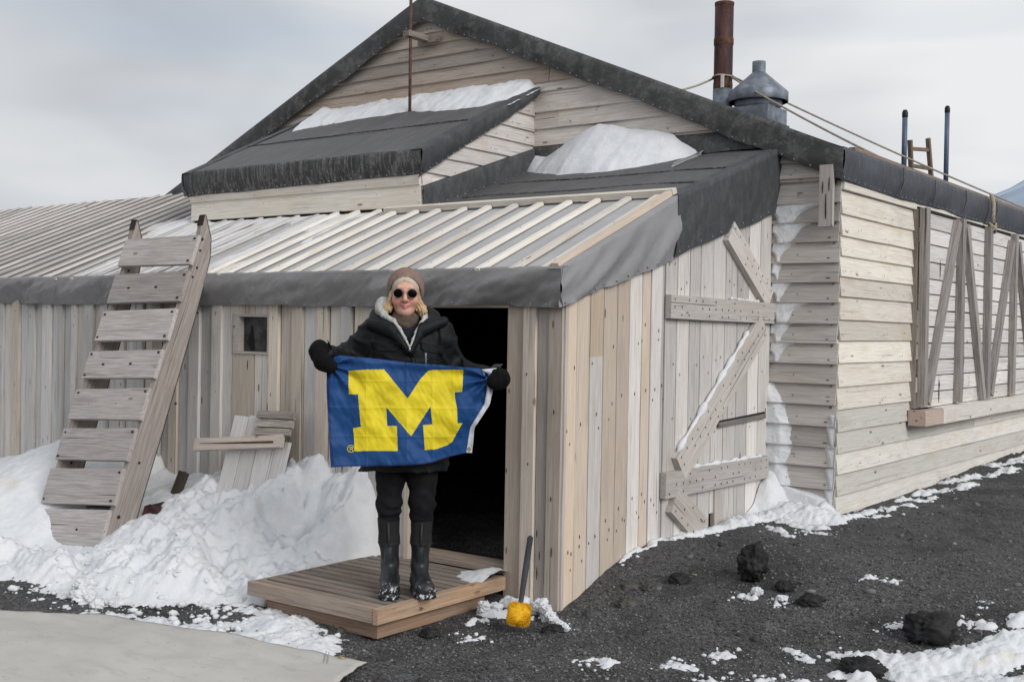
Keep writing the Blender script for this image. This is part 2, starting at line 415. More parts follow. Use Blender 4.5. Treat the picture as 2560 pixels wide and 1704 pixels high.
M['brass'] = plain('brass', (.35, .26, .12), .35, .9, .1)
M['hill'] = plain('blue_shade_snow', (.46, .55, .68), .9, 0, .2, .01)  # snow colour carries the blue of distant haze and shadow

# ------------------------------------------------------------------ ground
def G(x, y):
    return .25 * sst(4.95, 6.2, y) + .08 * sst(8, 13, y) - .03 * np.exp(-((np.asarray(x) + 3.9) / .45) ** 2 - ((np.asarray(y) - 4.4) / .5) ** 2)
def Gn(x, y):
    return G(x, y) + .022 * fbm(np.asarray(x) * 1.7, np.asarray(y) * 1.7, 3.3, 4) + .007 * fbm(np.asarray(x) * 11, np.asarray(y) * 11, 1.3, 3)
xs = np.concatenate([-np.geomspace(1200, 12, 22), np.arange(-11.5, -6.6, .12), np.arange(-6.6, -.6, .024), np.arange(-.6, 3, .12), np.geomspace(3.2, 1200, 24)])
ys = np.concatenate([-np.geomspace(1200, 1, 18), np.arange(-.9, 3, .15), np.arange(3, 8.4, .024), np.arange(8.4, 16, .07), np.geomspace(16.3, 1200, 26)])
XX, YY = np.meshgrid(xs, ys, indexing='ij')
fade = np.exp(-np.maximum(0, np.hypot(XX + 4, YY - 6) - 12) / 30)
ZZ = G(XX, YY) + (Gn(XX, YY) - G(XX, YY)) * fade
gr = mesh('ground', np.stack([XX, YY, ZZ], -1).reshape(-1, 3), grid_faces(len(xs), len(ys)), M['gravel'], smooth=True)
tag(gr, 'dark volcanic gravel ground around the hut', 'ground', kind='structure')
# distant mountain flank
hx, hy = np.meshgrid(np.linspace(-900, 900, 110), np.linspace(1150, 2300, 70), indexing='ij')
hh = 345 - .47 * np.hypot(hx - 7, (hy - 1575) * .8) + 9 * fbm(hx / 105, hy / 105, 0, 4)
hl = mesh('hill', np.stack([hx, hy, np.maximum(hh, -5)], -1).reshape(-1, 3), grid_faces(110, 70), M['hill'], smooth=True)
tag(hl, 'snowy mountain flank far behind the hut, blue haze and shadow in its colour', 'mountain', kind='structure')

# loose pebbles, dense where the gravel is near
ICO_V = []
ph = (1 + 5 ** .5) / 2
ICO_V = np.array([(-1, ph, 0), (1, ph, 0), (-1, -ph, 0), (1, -ph, 0), (0, -1, ph), (0, 1, ph), (0, -1, -ph), (0, 1, -ph), (ph, 0, -1), (ph, 0, 1), (-ph, 0, -1), (-ph, 0, 1)]) / math.hypot(1, ph)
ICO_F = np.array([(0, 11, 5), (0, 5, 1), (0, 1, 7), (0, 7, 10), (0, 10, 11), (1, 5, 9), (5, 11, 4), (11, 10, 2), (10, 7, 6), (7, 1, 8), (3, 9, 4), (3, 4, 2), (3, 2, 6), (3, 6, 8), (3, 8, 9), (4, 9, 5), (2, 4, 11), (6, 2, 10), (8, 6, 7), (9, 8, 1)])
def scatter(name, P, R, mat, squash=.7, jit=.3, smooth=False):
    n = len(P); a = RNG.uniform(0, 2 * np.pi, n); ca, sa = np.cos(a), np.sin(a)
    B = ICO_V[None] * (1 + RNG.uniform(-jit, jit, (n, 12, 1)))
    B = B * np.stack([RNG.uniform(.75, 1.3, n), RNG.uniform(.7, 1.1, n), RNG.uniform(squash * .7, squash * 1.3, n)], 1)[:, None, :]
    Xr = B[..., 0] * ca[:, None] - B[..., 1] * sa[:, None]; Yr = B[..., 0] * sa[:, None] + B[..., 1] * ca[:, None]
    V = np.stack([Xr, Yr, B[..., 2]], -1) * R[:, None, None] + P[:, None, :]
    F = (ICO_F[None] + (np.arange(n) * 12)[:, None, None]).reshape(-1, 3)
    return mesh(name, V.reshape(-1, 3), F, mat, smooth=smooth)
def scatter_ground(n, az0, az1, d0, d1, r0_, r1_, pw):
    az = RNG.uniform(math.radians(az0), math.radians(az1), n)            # degrees left of +Y
    d = 1 / RNG.uniform(1 / d1, 1 / d0, n)
    x, y = -d * np.sin(az), d * np.cos(az)
    r = r0_ + (r1_ - r0_) * RNG.random(n) ** pw
    ok = ~((x < -3.55) & (y > 5.18)) & ~((x < -3.05) & (y > 7.85))
    x, y, r = x[ok], y[ok], r[ok]
    return np.stack([x, y, Gn(x, y) + r * .15], 1), r
P1, R1 = scatter_ground(52000, 9, 66, 4.2, 13, .003, .0105, 2.4)
P2, R2 = scatter_ground(1300, 9, 64, 4.4, 12, .008, .026, 3.4)
pb = scatter('pebbles', np.concatenate([P1, P2]), np.concatenate([R1, R2]), M['pebble'])
tag(pb, 'loose dark gravel stones covering the ground', 'gravel', kind='stuff')

# ------------------------------------------------------------------ the hut
hut = thing('wooden_hut', 'weathered grey timber hut with black felt roof edges and open doorway', 'hut', (-3.57, 5.2, 0))
YF, XS, YM, XL = 5.2, -3.57, 7.87, -3.08
SL = (4.513 - 2.838) / (6.966 - 3.048)
def zroof(x): return 2.838 + SL * (min(-3.048 - x, x + 10.884))
def part(name, mb, mat, smooth=False): return mb.build(name, mat, hut, smooth)
def tint(v=1., warm=0., j=.05):
    v *= 1 + random.uniform(-j, j); return (v * (1 + .10 * warm), v, v * (1 - .16 * warm))

# --- porch front wall (faces -Y)
fwall = part('front_wall', MB().box((-14, 5.235, -.1), (-6.35, 5.28, 1.85)).box((-5.98, 5.235, -.1), (-4.69, 5.28, 1.85)).box((-6.35, 5.235, -.1), (-5.98, 5.28, 1.345))
             .box((-6.35, 5.235, 1.62), (-5.98, 5.28, 1.85)).box((-4.69, 5.235, 1.69), (-3.6, 5.28, 1.85)).box((-3.967, 5.235, -.1), (-3.62, 5.28, 1.69)), M['black_void'])
bl = []
x = -13.9
while x < -9.40: bl.append(x); x += random.uniform(.095, .14)
bl += [-9.322, -9.189, -9.082, -8.953, -8.848, -8.734, -8.611, -8.511, -8.434, -8.316, -8.241, -8.125, -8.011, -7.929, -7.82, -7.70, -7.60, -7.48, -7.37, -7.26, -7.16, -7.05,
       -6.949, -6.826, -6.706, -6.571, -6.464, -6.367, -6.128, -5.971, -5.873, -5.746, -5.644, -5.513, -5.407, -5.296, -5.194, -5.065, -4.945, -4.82, -4.69]
nails = MB()
def nail(p, n, r=.006, l=.014, vert=(0, 0, 1)):
    """nail head with its dark weathered pit, elongated along the grain"""
    n = Vector(n); v = Vector(vert); u = v.cross(n); p = Vector(p); r *= .72; l *= .8
    V = [p + n * .0012]; k = 6
    for i in range(k):
        a = 2 * math.pi * i / k; V.append(p + u * r * math.cos(a) + v * l * math.sin(a) + n * .0008)
    nails.add(V, [(0, 1 + i, 1 + (i + 1) % k) for i in range(k)])
for i, (a, b) in enumerate(zip(bl, bl[1:])):
    cxm, wd = (a + b) / 2, b - a
    proud = .024 if i % 2 else random.choice([0, 0, .006])
    tn = tint(.93, random.choice([0, 0, .3, .8]), .08)
    spans = [(-.05, 1.80)]
    if -6.37 < cxm < -5.97: spans = [(-.05, 1.347), (1.615, 1.80)]; proud = .004
    for z0, z1 in spans:
        board('board', (cxm, 5.232 - proud, z0), (cxm, 5.232 - proud, z1), (1, 0, 0), wd - random.choice([.003, .004, .008]), .026, M['wood'], fwall, tn, nrm=(0, -1, 0))
    if i % 2:
        for z in (.55, 1.05, 1.62):
            if random.random() < .75 and spans[0][1] > 1.7: nail((cxm + random.uniform(-.02, .02), 5.206 - proud, z + random.uniform(-.05, .05)), (0, -1, 0), .0045, random.choice([.008, .02, .03]))
for z, xx, l in ((1.27, -6.20, .05), (1.12, -6.08, .035), (1.22, -5.985, .10), (.98, -5.99, .06)): nail((xx, 5.199, z), (0, -1, 0), .006, l)
rb = [-3.967, -3.844, -3.753, -3.674, -3.577]
for i, (a, b) in enumerate(zip(rb, rb[1:])):
    pr = (.0, .02, .0, .012)[i]; tn = ((.80, .71, .61), (1.0, .92, .83), (.74, .70, .66), (.92, .84, .75))[i]
    board('board', ((a + b) / 2, 5.228 - pr, -.03), ((a + b) / 2, 5.228 - pr, 1.80), (1, 0, 0), b - a - .003, .028, M['wood'], fwall, tn, nrm=(0, -1, 0))
for xx, z, l in ((-3.72, .42, .03), (-3.70, .30, .035), (-3.715, .20, .05), (-3.62, .33, .04), (-3.63, .62, .02), (-3.80, .22, .03), (-3.79, .8, .012), (-3.81, 1.3, .012), (-3.62, 1.1, .02), (-3.93, 1.2, .02), (-3.94, .75, .02), (-3.93, .3, .03)):
    nail((xx, 5.178, z), (0, -1, 0), .006, l)
board('door_jamb', (-4.70, 5.245, .1), (-4.70, 5.245, 1.70), (0, 1, 0), .16, .03, M['wood'], fwall, (.8, .72, .62), nrm=(1, 0, 0))
board('door_jamb', (-3.965, 5.29, .1), (-3.965, 5.29, 1.70), (0, 1, 0), .12, .02, M['wood'], fwall, (.78, .7, .62), nrm=(-1, 0, 0))
board('door_lintel', (-4.72, 5.222, 1.688), (-3.95, 5.222, 1.688), (0, 0, 1), .035, .03, M['wood_cream'], fwall, (.95, .88, .8), nrm=(0, -1, 0))
board('threshold', (-4.69, 5.27, .15), (-3.968, 5.27, .15), (0, 1, 0), .11, .055, M['wood_step'], fwall, (1.25, 1.2, 1.15), nrm=(0, 0, 1))
# window: reveal, frame, dusty pane with a tear in the cloth behind
win = part('window', MB().box((-6.345, 5.19, 1.60), (-5.975, 5.25, 1.618)).box((-6.345, 5.19, 1.347), (-5.975, 5.25, 1.362)).box((-6.345, 5.19, 1.3625), (-6.285, 5.25, 1.5995)).box((-5.993, 5.19, 1.3625), (-5.975, 5.25, 1.5995)), M['wood_cream'])
win.color = (.62, .6, .58, 1)
def pane_mat():
    m, t, b = newmat('dusty_pane'); o = N(t, 'ShaderNodeTexCoord').outputs['Object']
    n = noi(t, o, 9, 5, .6, .6); c = mixc(t, mrange(t, n, .35, .68), (.012, .014, .016), (.06, .066, .07))
    setv(t, b, 'Base Color', c); b.inputs['Roughness'].default_value = .25; b.inputs['Specular IOR Level'].default_value = .5
    return m
pane = mesh('pane', *(lambda q: (q.v, q.f))(MB().box((-6.285, 5.236, 1.362), (-5.993, 5.242, 1.60))), pane_mat(), win)
mesh('torn_cloth', *(lambda q: (q.v, q.f))(MB().add([(-6.21, 5.2345, 1.37), (-6.165, 5.2345, 1.37), (-6.178, 5.2345, 1.47), (-6.19, 5.2345, 1.54), (-6.205, 5.2345, 1.545), (-6.215, 5.2345, 1.50), (-6.235, 5.2345, 1.46), (-6.25, 5.2345, 1.43)], [tuple(range(8))])), plain('gap_black', (.006, .006, .006)), win)
# interior: floor boards, inner walls
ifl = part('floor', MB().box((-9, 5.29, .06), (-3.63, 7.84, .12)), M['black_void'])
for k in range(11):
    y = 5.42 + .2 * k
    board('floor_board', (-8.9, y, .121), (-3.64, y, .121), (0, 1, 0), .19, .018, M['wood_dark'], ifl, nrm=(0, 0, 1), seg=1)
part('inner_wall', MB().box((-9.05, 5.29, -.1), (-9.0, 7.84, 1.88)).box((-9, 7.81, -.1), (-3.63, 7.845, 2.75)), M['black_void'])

# --- porch side wall (faces +X)
def zporch(y): return 1.9 + .423 * (y - 5.2) if y < 6.36 else 2.39 + .331 * (y - 6.36)
sb = MB()
sb.add([(-3.645, 5.23, -.1), (-3.645, 7.86, -.1), (-3.645, 7.86, 2.85), (-3.645, 6.36, 2.36), (-3.645, 5.23, 1.87), (-3.612, 5.23, -.1), (-3.612, 7.86, -.1), (-3.612, 7.86, 2.85), (-3.612, 6.36, 2.36), (-3.612, 5.23, 1.87)],
       [(0, 1, 2, 3, 4), (9, 8, 7, 6, 5), (0, 5, 6, 1), (1, 6, 7, 2), (2, 7, 8, 3), (3, 8, 9, 4), (4, 9, 5, 0)])
swall = part('side_wall', sb, M['black_void'])
sl = [5.215, 5.327, 5.463, 5.605, 5.751, 5.889, 6.031, 6.133, 6.268, 6.30]
st = [('wood_new', (1.0, .97, .92)), ('wood_new', (.98, .98, .97)), None, ('wood_new', (1.0, 1.0, 1.0)), ('wood_new', (.97, .97, .98)), ('wood', (1.08, 1.06, 1.04)), ('wood_new', (.92, .92, .93)), ('wood', (1.1, 1.09, 1.07)), ('wood', (.95, .94, .93))]
for i, (a, b) in enumerate(zip(sl, sl[1:])):
    y = (a + b) / 2; top = zporch(a) - .05; pr = random.choice([0, .004])
    segs = [(-.08, top, st[i])] if st[i] else [(-.08, 1.40, ('wood', (1.05, 1.03, 1.0))), (1.403, top, ('wood_new', (.98, .93, .86)))]
    for z0, z1, (mm, tn) in segs:
        board('board', (-3.606 + pr, y, z0), (-3.606 + pr, y, z1), (0, 1, 0), b - a - .004, .028, M[mm], swall, tn, nrm=(1, 0, 0))
    for z in (.28, .33, .98, 1.35):
        if random.random() < .75: nail((-3.5765 + pr, y + random.uniform(-.035, .035), G(XS, y) + z - .05 * random.random()), (1, 0, 0), .0055, .016)
        if random.random() < .5: nail((-3.5765 + pr, y + random.uniform(-.05, .05), G(XS, y) + z - .1), (1, 0, 0), .005, .012)
# side door: boards, ledges, braces
sdoor = part('side_door', MB().box((-3.611, 6.302, -.05), (-3.598, 7.846, 2.3)), M['black_void'])
dl = [6.302, 6.455, 6.617, 6.767, 6.94, 7.119, 7.306, 7.479, 7.659, 7.846]
for i, (a, b) in enumerate(zip(dl, dl[1:])):
    y = (a + b) / 2
    board('board', (-3.597, y, .1 if i != 4 else .34), (-3.597, y, zporch(a) - .06), (0, 1, 0), b - a - .005, .024, M['wood'], sdoor, tint(1.06, .1, .07), nrm=(1, 0, 0))
    for z in (1.35, 1.9, .95):
        for q in (-.035, .035):
            if random.random() < .6: nail((-3.5715, y + q, z + random.uniform(-.08, .08)), (1, 0, 0), .005, .012)
board('board', (-3.590, 7.06, .2), (-3.590, 7.06, .5), (0, 1, 0), .13, .03, M['wood'], sdoor, (.8, .77, .74), nrm=(1, 0, 0))
def dbar(nm, A, B, w, tn, pts=26):
    board(nm, A, B, (0, 0, 1) if abs(A[2] - B[2]) < .05 else (0, 1, 0), w, .042, M['wood'], sdoor, tn, nrm=(1, 0, 0))
    A, B = Vector(A), Vector(B); d = (B - A).normalized(); o = Vector((0, -d.z, d.y))
    for k in range(pts):
        s = (k // 2 + .5) / (pts / 2); p = A.lerp(B, s) + o * w * random.choice([-.32, .32, .0]) + Vector((.0427, 0, 0)); nail(p, (1, 0, 0), .0075, .011)
dbar('ledge', (-3.572, 6.30, 1.706), (-3.572, 7.87, 1.695), .15, (.95, .92, .9), 34)
dbar('ledge', (-3.572, 6.28, .592), (-3.572, 7.775, .585), .165, (.88, .86, .84), 34)
dbar('brace', (-3.571, 6.47, .682), (-3.571, 7.66, 1.612), .19, (1.0, .96, .92), 34)
dbar('brace', (-3.571, 7.10, 2.24), (-3.571, 7.76, 1.79), .16, (1.0, .97, .94), 18)
dbar('brace', (-3.571, 6.40, .50), (-3.571, 6.80, .235), .19, (.78, .74, .7), 10)
board('finger_slot', (-3.573, 7.02, .935), (-3.573, 7.78, .965), (0, 0, 1), .035, .006, M['black_void'], sdoor, nrm=(1, 0, 0))
board('slot_cover', (-3.566, 7.03, .925), (-3.566, 7.76, .95), (0, 0, 1), .035, .014, M['wood_grey'], sdoor, (.6, .6, .6), nrm=(1, 0, 0))
board('corner_post', (-3.598, 5.215, -.05), (-3.598, 5.215, 1.8), (0, 1, 0), .028, .031, M['wood'], swall, (.8, .76, .72), nrm=(1, 0, 0))

# --- main gable wall (faces -Y) with lapped boards
gw = MB().add([(-10.85, 7.89, -.1), (-3.12, 7.89, -.1), (-3.12, 7.89, 2.80), (-6.966, 7.89, 4.46), (-10.85, 7.89, 2.80), (-10.85, 7.93, -.1), (-3.12, 7.93, -.1), (-3.12, 7.93, 2.80), (-6.966, 7.93, 4.46), (-10.85, 7.93, 2.80)],
               [(0, 1, 2, 3, 4), (9, 8, 7, 6, 5), (0, 5, 6, 1), (1, 6, 7, 2), (2, 7, 8, 3), (3, 8, 9, 4), (4, 9, 5, 0)])
gwall = part('gable_wall', gw, M['black_void'])
def lap(parent, axis, a, b, z0, z1, plane, mat, tn, out=.020, name='board', skew=0., skew1=0.):
    """lapped board between a and b on a wall; bottom edge stands proud"""
    h = z1 - z0 + .012
    if axis == 'x':   # wall faces -Y
        A, B = (a, plane - out / 2 + .012, (z0 + z1) / 2), (b, plane - out / 2 + .012, (z0 + z1) / 2)
        return board(name, A, B, (0, out, h), h, .016, mat, parent, tn, nrm=(0, -1, .1), wob=.0022, skew=skew, skew1=skew1)
    A, B = (plane + out / 2 - .012, a, (z0 + z1) / 2), (plane + out / 2 - .012, b, (z0 + z1) / 2)   # wall faces +X
    return board(name, A, B, (-out, 0, h), h, .016, mat, parent, tn, nrm=(1, 0, .1), wob=.0022, skew=skew)
gz = [4.42, 4.33, 4.205, 4.10, 3.985, 3.87, 3.75, 3.62, 3.54, 3.368, 3.228, 3.085, 2.94]
gt = [(.95, .87, .79), (1.0, .94, .87), (.92, .83, .74), (.96, .88, .80), (.80, .75, .70), (.92, .83, .74), (.78, .68, .59), (1.0, .97, .93), (1.06, 1.03, 1), (1.1, 1.07, 1.04), (1.08, 1.05, 1.02), (1.02, .98, .94)]
for k, (z1, z0) in enumerate(zip(gz, gz[1:])):
    xr = -3.048 - ((z0 + z1) / 2 - 2.838 + .09) / SL; xl = -10.884 + ((z0 + z1) / 2 - 2.838 + .09) / SL; skh = (z1 - z0) / SL
    xr, xl = min(xr, -3.12), max(xl, -10.85)
    cut = None if k < 4 else [-5.62, -6.9, -5.60, -7.6, -6.2, -5.5, -6.8, -5.3][k - 4]
    sg = [(xl, xr)] if cut is None or k in (5,) or cut > xr - .3 or cut < xl + .3 else [(xl, cut - .002), (cut + .002, xr)]
    for a, b in sg:
        tn = gt[k]; j = random.uniform(.94, 1.05); tn = tuple(c * j for c in tn)
        lap(gwall, 'x', a, b, z0, z1, YM, M['wood_gable'], tn, skew=skh if a == xl and xl > -10.8 else 0., skew1=-skh if b == xr and xr < -3.2 else 0.)
    for q in range(5):
        xx = random.uniform(xl + .3, xr - .3); nail((xx, YM - .029, z0 + .035), (0, -1, 0), random.choice([.005, .006, .014]), .0045)
gs = [2.90, 2.782, 2.665, 2.635, 2.482, 2.345, 2.204, 2.059, 1.919, 1.774, 1.625, 1.484, 1.34, 1.197, 1.049, .9, .752, .612, .455, .315, .16]
for z1, z0 in zip(gs, gs[1:]):
    lap(gwall, 'x', -3.60, -3.058 - (.12 if z0 > 2.6 else random.uniform(0, .014)), z0, z1, YM, M['wood_gable'], tint(.86 if z0 < 2.4 else .98, .1, .07), .030)
    nail((-3.13 + random.uniform(-.01, .01), YM - .033, z0 + .03), (0, -1, 0), random.uniform(.012, .026), .005); nail((-3.40 + random.uniform(-.05, .05), YM - .031, z0 + .06), (0, -1, 0), .007, .006)
board('corner_plank', (-3.142, 7.80, 2.31), (-3.142, 7.80, 2.735), (1, 0, 0), .105, .03, M['wood'], gwall, (.95, .9, .86), nrm=(0, -1, 0))
for dx, z, l in ((-.022, 2.58, .06), (.025, 2.60, .07), (.002, 2.45, .12), (.004, 2.40, .06)): nail((-3.142 + dx, 7.767, z), (0, -1, 0), .007, l)
board('corner_board', (-3.118, 7.875, .05), (-3.118, 7.875, 2.66), (0, 1, 0), .03, .02, M['wood_grey'], gwall, (.8, .77, .74), nrm=(1, 0, 0))

# --- long wall (faces +X)
lwall = part('long_wall', MB().box((-3.16, 7.93, -.1), (-3.10, 20.5, 2.80)), M['black_void'])
lz = [2.66, 2.563, 2.405, 2.252, 2.111, 1.964, 1.823, 1.657, 1.511, 1.35, 1.183, 1.021, .863, .71, .56, .41, .27, .12]
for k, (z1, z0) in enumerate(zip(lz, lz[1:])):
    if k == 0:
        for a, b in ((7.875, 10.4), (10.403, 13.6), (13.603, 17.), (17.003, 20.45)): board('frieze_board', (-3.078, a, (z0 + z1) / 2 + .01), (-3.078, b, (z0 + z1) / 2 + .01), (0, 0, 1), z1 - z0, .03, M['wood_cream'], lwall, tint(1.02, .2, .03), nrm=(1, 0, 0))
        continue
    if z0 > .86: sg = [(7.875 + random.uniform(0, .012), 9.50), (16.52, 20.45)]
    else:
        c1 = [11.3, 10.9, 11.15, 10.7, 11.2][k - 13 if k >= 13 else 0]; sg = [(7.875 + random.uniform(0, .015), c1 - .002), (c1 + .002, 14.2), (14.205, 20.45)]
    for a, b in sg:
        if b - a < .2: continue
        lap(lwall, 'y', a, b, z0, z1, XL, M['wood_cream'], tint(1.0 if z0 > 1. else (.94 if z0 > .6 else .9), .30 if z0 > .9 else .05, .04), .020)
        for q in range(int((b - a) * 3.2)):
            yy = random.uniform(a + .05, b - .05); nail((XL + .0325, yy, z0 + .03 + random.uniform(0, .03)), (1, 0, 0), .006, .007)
    for yy in (7.91, 8.72, 9.38): nail((XL + .033, yy + random.uniform(-.02, .02), z0 + .035), (1, 0, 0), .009, .006)
# big boarded shutter with zigzag battens
shut = part('boarded_shutter', MB().box((-3.055, 9.46, .97), (-3.035, 16.5, 2.60)), M['black_void'])
z = .955; kk = 0
while z < 2.50:
    hgt = random.uniform(.125, .145)
    cuts = [9.452 + random.uniform(-.01, .01)] + sorted([random.uniform(10.6, 11.4), random.uniform(12.5, 14)]) + [16.5]
    for a, b in zip(cuts, cuts[1:]):
        board('board', (-3.034, a + .002, z + hgt / 2), (-3.034, b - .002, z + hgt / 2), (0, 0, 1), hgt - .008, .022, M['wood'], shut, tint(1.2, .05, .05), nrm=(1, 0, 0))
    z += hgt
def sbat(y0, z0, y1, z1, w=.075):
    board('batten', (-3.011, y0, z0), (-3.011, y1, z1), (0, 1, 0), w, .055, M['wood_grey'], shut, tint(1.15, 0, .08), nrm=(1, 0, 0))
for y0 in (9.50, 10.48, 11.38, 12.31, 13.3, 14.2): sbat(y0, .975, y0 + random.uniform(-.03, .03), 2.585, .10)
for (a, b, c, d) in ((9.60, 1.0, 10.36, 2.55), (10.60, 2.54, 11.25, .98), (11.50, 1.0, 12.2, 2.5), (12.42, 2.5, 13.18, 1.0), (13.42, 1.0, 14.1, 2.5)): sbat(a, b, c, d, .085)
crk = plain('dark_crack', (.008, .008, .008))
for (yy, za, zb, ww) in ((9.98, 2.02, 2.20, .02), (10.02, .98, 1.20, .03), (10.72, .99, 1.68, .025), (11.62, 1.05, 1.3, .02)):
    mbk = MB(); pts = 9; V = []
    for q in range(pts):
        zz = za + (zb - za) * q / (pts - 1); hw = ww * math.sin(math.pi * (q + .3) / (pts - .4)) * random.uniform(.4, 1.2)
        V += [(-3.0105, yy - hw * .4, zz), (-3.0105, yy + hw, zz)]
    mbk.add(V, [(2 * q, 2 * q + 1, 2 * q + 3, 2 * q + 2) for q in range(pts - 1)]); mbk.build('torn_gap', crk, shut)
sill = board('sill', (-3.05, 9.86, .885), (-3.05, 16.5, .885), (0, 0, 1), .135, .13, M['wood_cream'], shut, (.92, .9, .9), nrm=(1, 0, 0), wob=.004)
board('sill_end', (-3.05, 9.36, .885), (-3.05, 9.857, .885), (0, 0, 1), .125, .135, M['wood'], shut, (1.0, .82, .72), nrm=(1, 0, 0), wob=.008)
board('shutter_edge', (-3.05, 9.449, .96), (-3.05, 9.449, 2.58), (1, 0, 0), .055, .012, M['wood_grey'], shut, (.9, .87, .84), nrm=(0, -1, 0))

# --- main roof
mr = MB()
for (x0, z0), (x1, z1) in (((-3.03, 2.842), (-6.966, 4.525)), ((-10.90, 2.842), (-6.966, 4.525))):
    mr.add([(x0, 7.79, z0), (x1, 7.79, z1), (x1, 20.5, z1), (x0, 20.5, z0), (x0, 7.79, z0 - .05), (x1, 7.79, z1 - .05), (x1, 20.5, z1 - .05), (x0, 20.5, z0 - .05)],
           [(0, 1, 2, 3), (7, 6, 5, 4), (0, 4, 5, 1), (1, 5, 6, 2), (2, 6, 7, 3), (3, 7, 4, 0)])
mroof = part('main_roof', mr, M['felt_roof'])
def hem(name, parent, T0, T1, B0, B1, out, lip, mat, n=90, rows=8, bulge=.015, amp=.010, wav=.02, fold=1., nl=True, wl=2.2, nspace=.11):
    """hanging strip of felt or canvas: top line T0-T1, bottom line B0-B1, folded back over the edge along lip"""
    T0, T1, B0, B1, out, lip = [np.array(q, float) for q in (T0, T1, B0, B1, out, lip)]
    s = np.linspace(0, 1, n)[:, None, None]; t = np.linspace(0, 1, rows)[None, :, None]
    P = (T0 + (T1 - T0) * s) * (1 - t) + (B0 + (B1 - B0) * s) * t
    Lm = np.linalg.norm(T1 - T0); sd_ = len(name) % 7 + T0[0] * 1.7 + T0[1]
    nz = fbm(s[..., 0] * Lm * wl + t[..., 0] * .7 * fold + sd_, t[..., 0] * .9 + s[..., 0] * 1.3, sd_, 4)
    crs = -np.abs(fbm(s[..., 0] * Lm * 4.6 + .55 * fold * t[..., 0] + sd_ * 3, t[..., 0] * .5 + sd_, 5.5, 3))
    P = P + out * (amp * .9 * (crs[..., None] + .25) * np.sqrt(t + .05) * (amp > .025)) + out * (bulge * np.sin(np.pi * np.minimum(t * .9 + .1, 1)) + amp * nz[..., None] * np.sqrt(t + .05))
    wv = fbm(s[..., 0] * Lm * 1.6 + sd_ * 2, 0 * t[..., 0] + sd_, 2.2, 3)
    P = P + (B0 - T0) / np.linalg.norm(B0 - T0) * (wav * wv[..., None] * t ** 3)
    edge = P[:, :1] - out * .012 + lip / np.linalg.norm(lip) * .012; back = edge + lip
    o = sheet(name, np.concatenate([back, edge, P], 1), mat, parent)
    if nl:
        mbn = MB(); q = 0.05
        while q < Lm - .05:
            i = int(q / Lm * (n - 1)); p = P[i, rows - 1] * .93 + P[i, 0] * .07 + out * .006
            mbn.lathe([(.0, .004), (.0055, .002), (.0065, -.004)], (0, 0, 0), 6)
            V = np.array(mbn.v[-18:]); a = Vector(out).to_track_quat('Z', 'Y').to_matrix()
            mbn.v[-18:] = [tuple(a @ Vector(v) + Vector(p)) for v in V]
            q += nspace * random.uniform(.8, 1.25)
        if mbn.v: tag(mbn.build('clout_nails', M['nail_head'], o), kind='stuff')
    return o
hem('barge_felt', mroof, (-6.966, 7.78, 4.525), (-3.02, 7.78, 2.85), (-6.966, 7.785, 4.315), (-3.02, 7.785, 2.62), (0, -1, 0), (0, .2, 0), M['felt_barge'], 130, 8, .012, .016, .035, wl=1.5)
hem('barge_felt', mroof, (-11.02, 7.78, 2.80), (-6.966, 7.78, 4.525), (-11.02, 7.785, 2.62), (-6.966, 7.785, 4.315), (0, -1, 0), (0, .2, 0), M['felt_barge'], 130, 8, .012, .013, .02, wl=1.5)
hem('eave_felt', mroof, (-3.018, 7.775, 2.855), (-3.018, 20.4, 2.865), (-3.04, 7.775, 2.625), (-3.04, 20.4, 2.63), (1, 0, 0), (-.25, 0, .1), M['felt_blue'], 420, 8, .02, .010, .015, wl=1.8)
for yy in (8.95, 9.75, 10.62, 11.65, 12.9, 14.):
    MB().tube([(-2.993, yy, 2.85), (-2.985, yy - .01, 2.76), (-3.0, yy - .05, 2.64)], .006, 5).build('felt_seam', M['felt_hem'], mroof)
eb = [(-3.055, 8.02, 2.862), (-3.055, 20.3, 2.868)]
board('eave_batten', *eb, (1, 0, .0), .05, .025, M['wood_ladder'], mroof, (1.35, 1.5, 1.6), nrm=(0, 0, 1))

# --- lower porch roof: grey canvas with battens
Lr = lambda y: 1.9 + .423 * (y - 5.2)
def roofgrid(x0, x1, ya, yb, fz, nu, nv, amp, off=0.):
    a, b = np.meshgrid(np.linspace(x0, x1, nu), np.linspace(ya, yb, nv), indexing='ij')
    return np.stack([a, b, fz(b) + off + amp * fbm(a * 2.1, b * 2.1, x0, 3)], -1)
lr = sheet('porch_roof', roofgrid(-8.44, -3.56, 5.12, 6.47, lambda y: 1.9 + .423 * (y - 5.2), 90, 18, .004), M['canvas_roof'], hut, thick=.03)
sheet('annex_roof', roofgrid(-14, -8.435, 5.12, 7.55, lambda y: 1.9 + .423 * (y - 5.2), 100, 30, .004), M['annex_sheet'], lr, thick=.03)
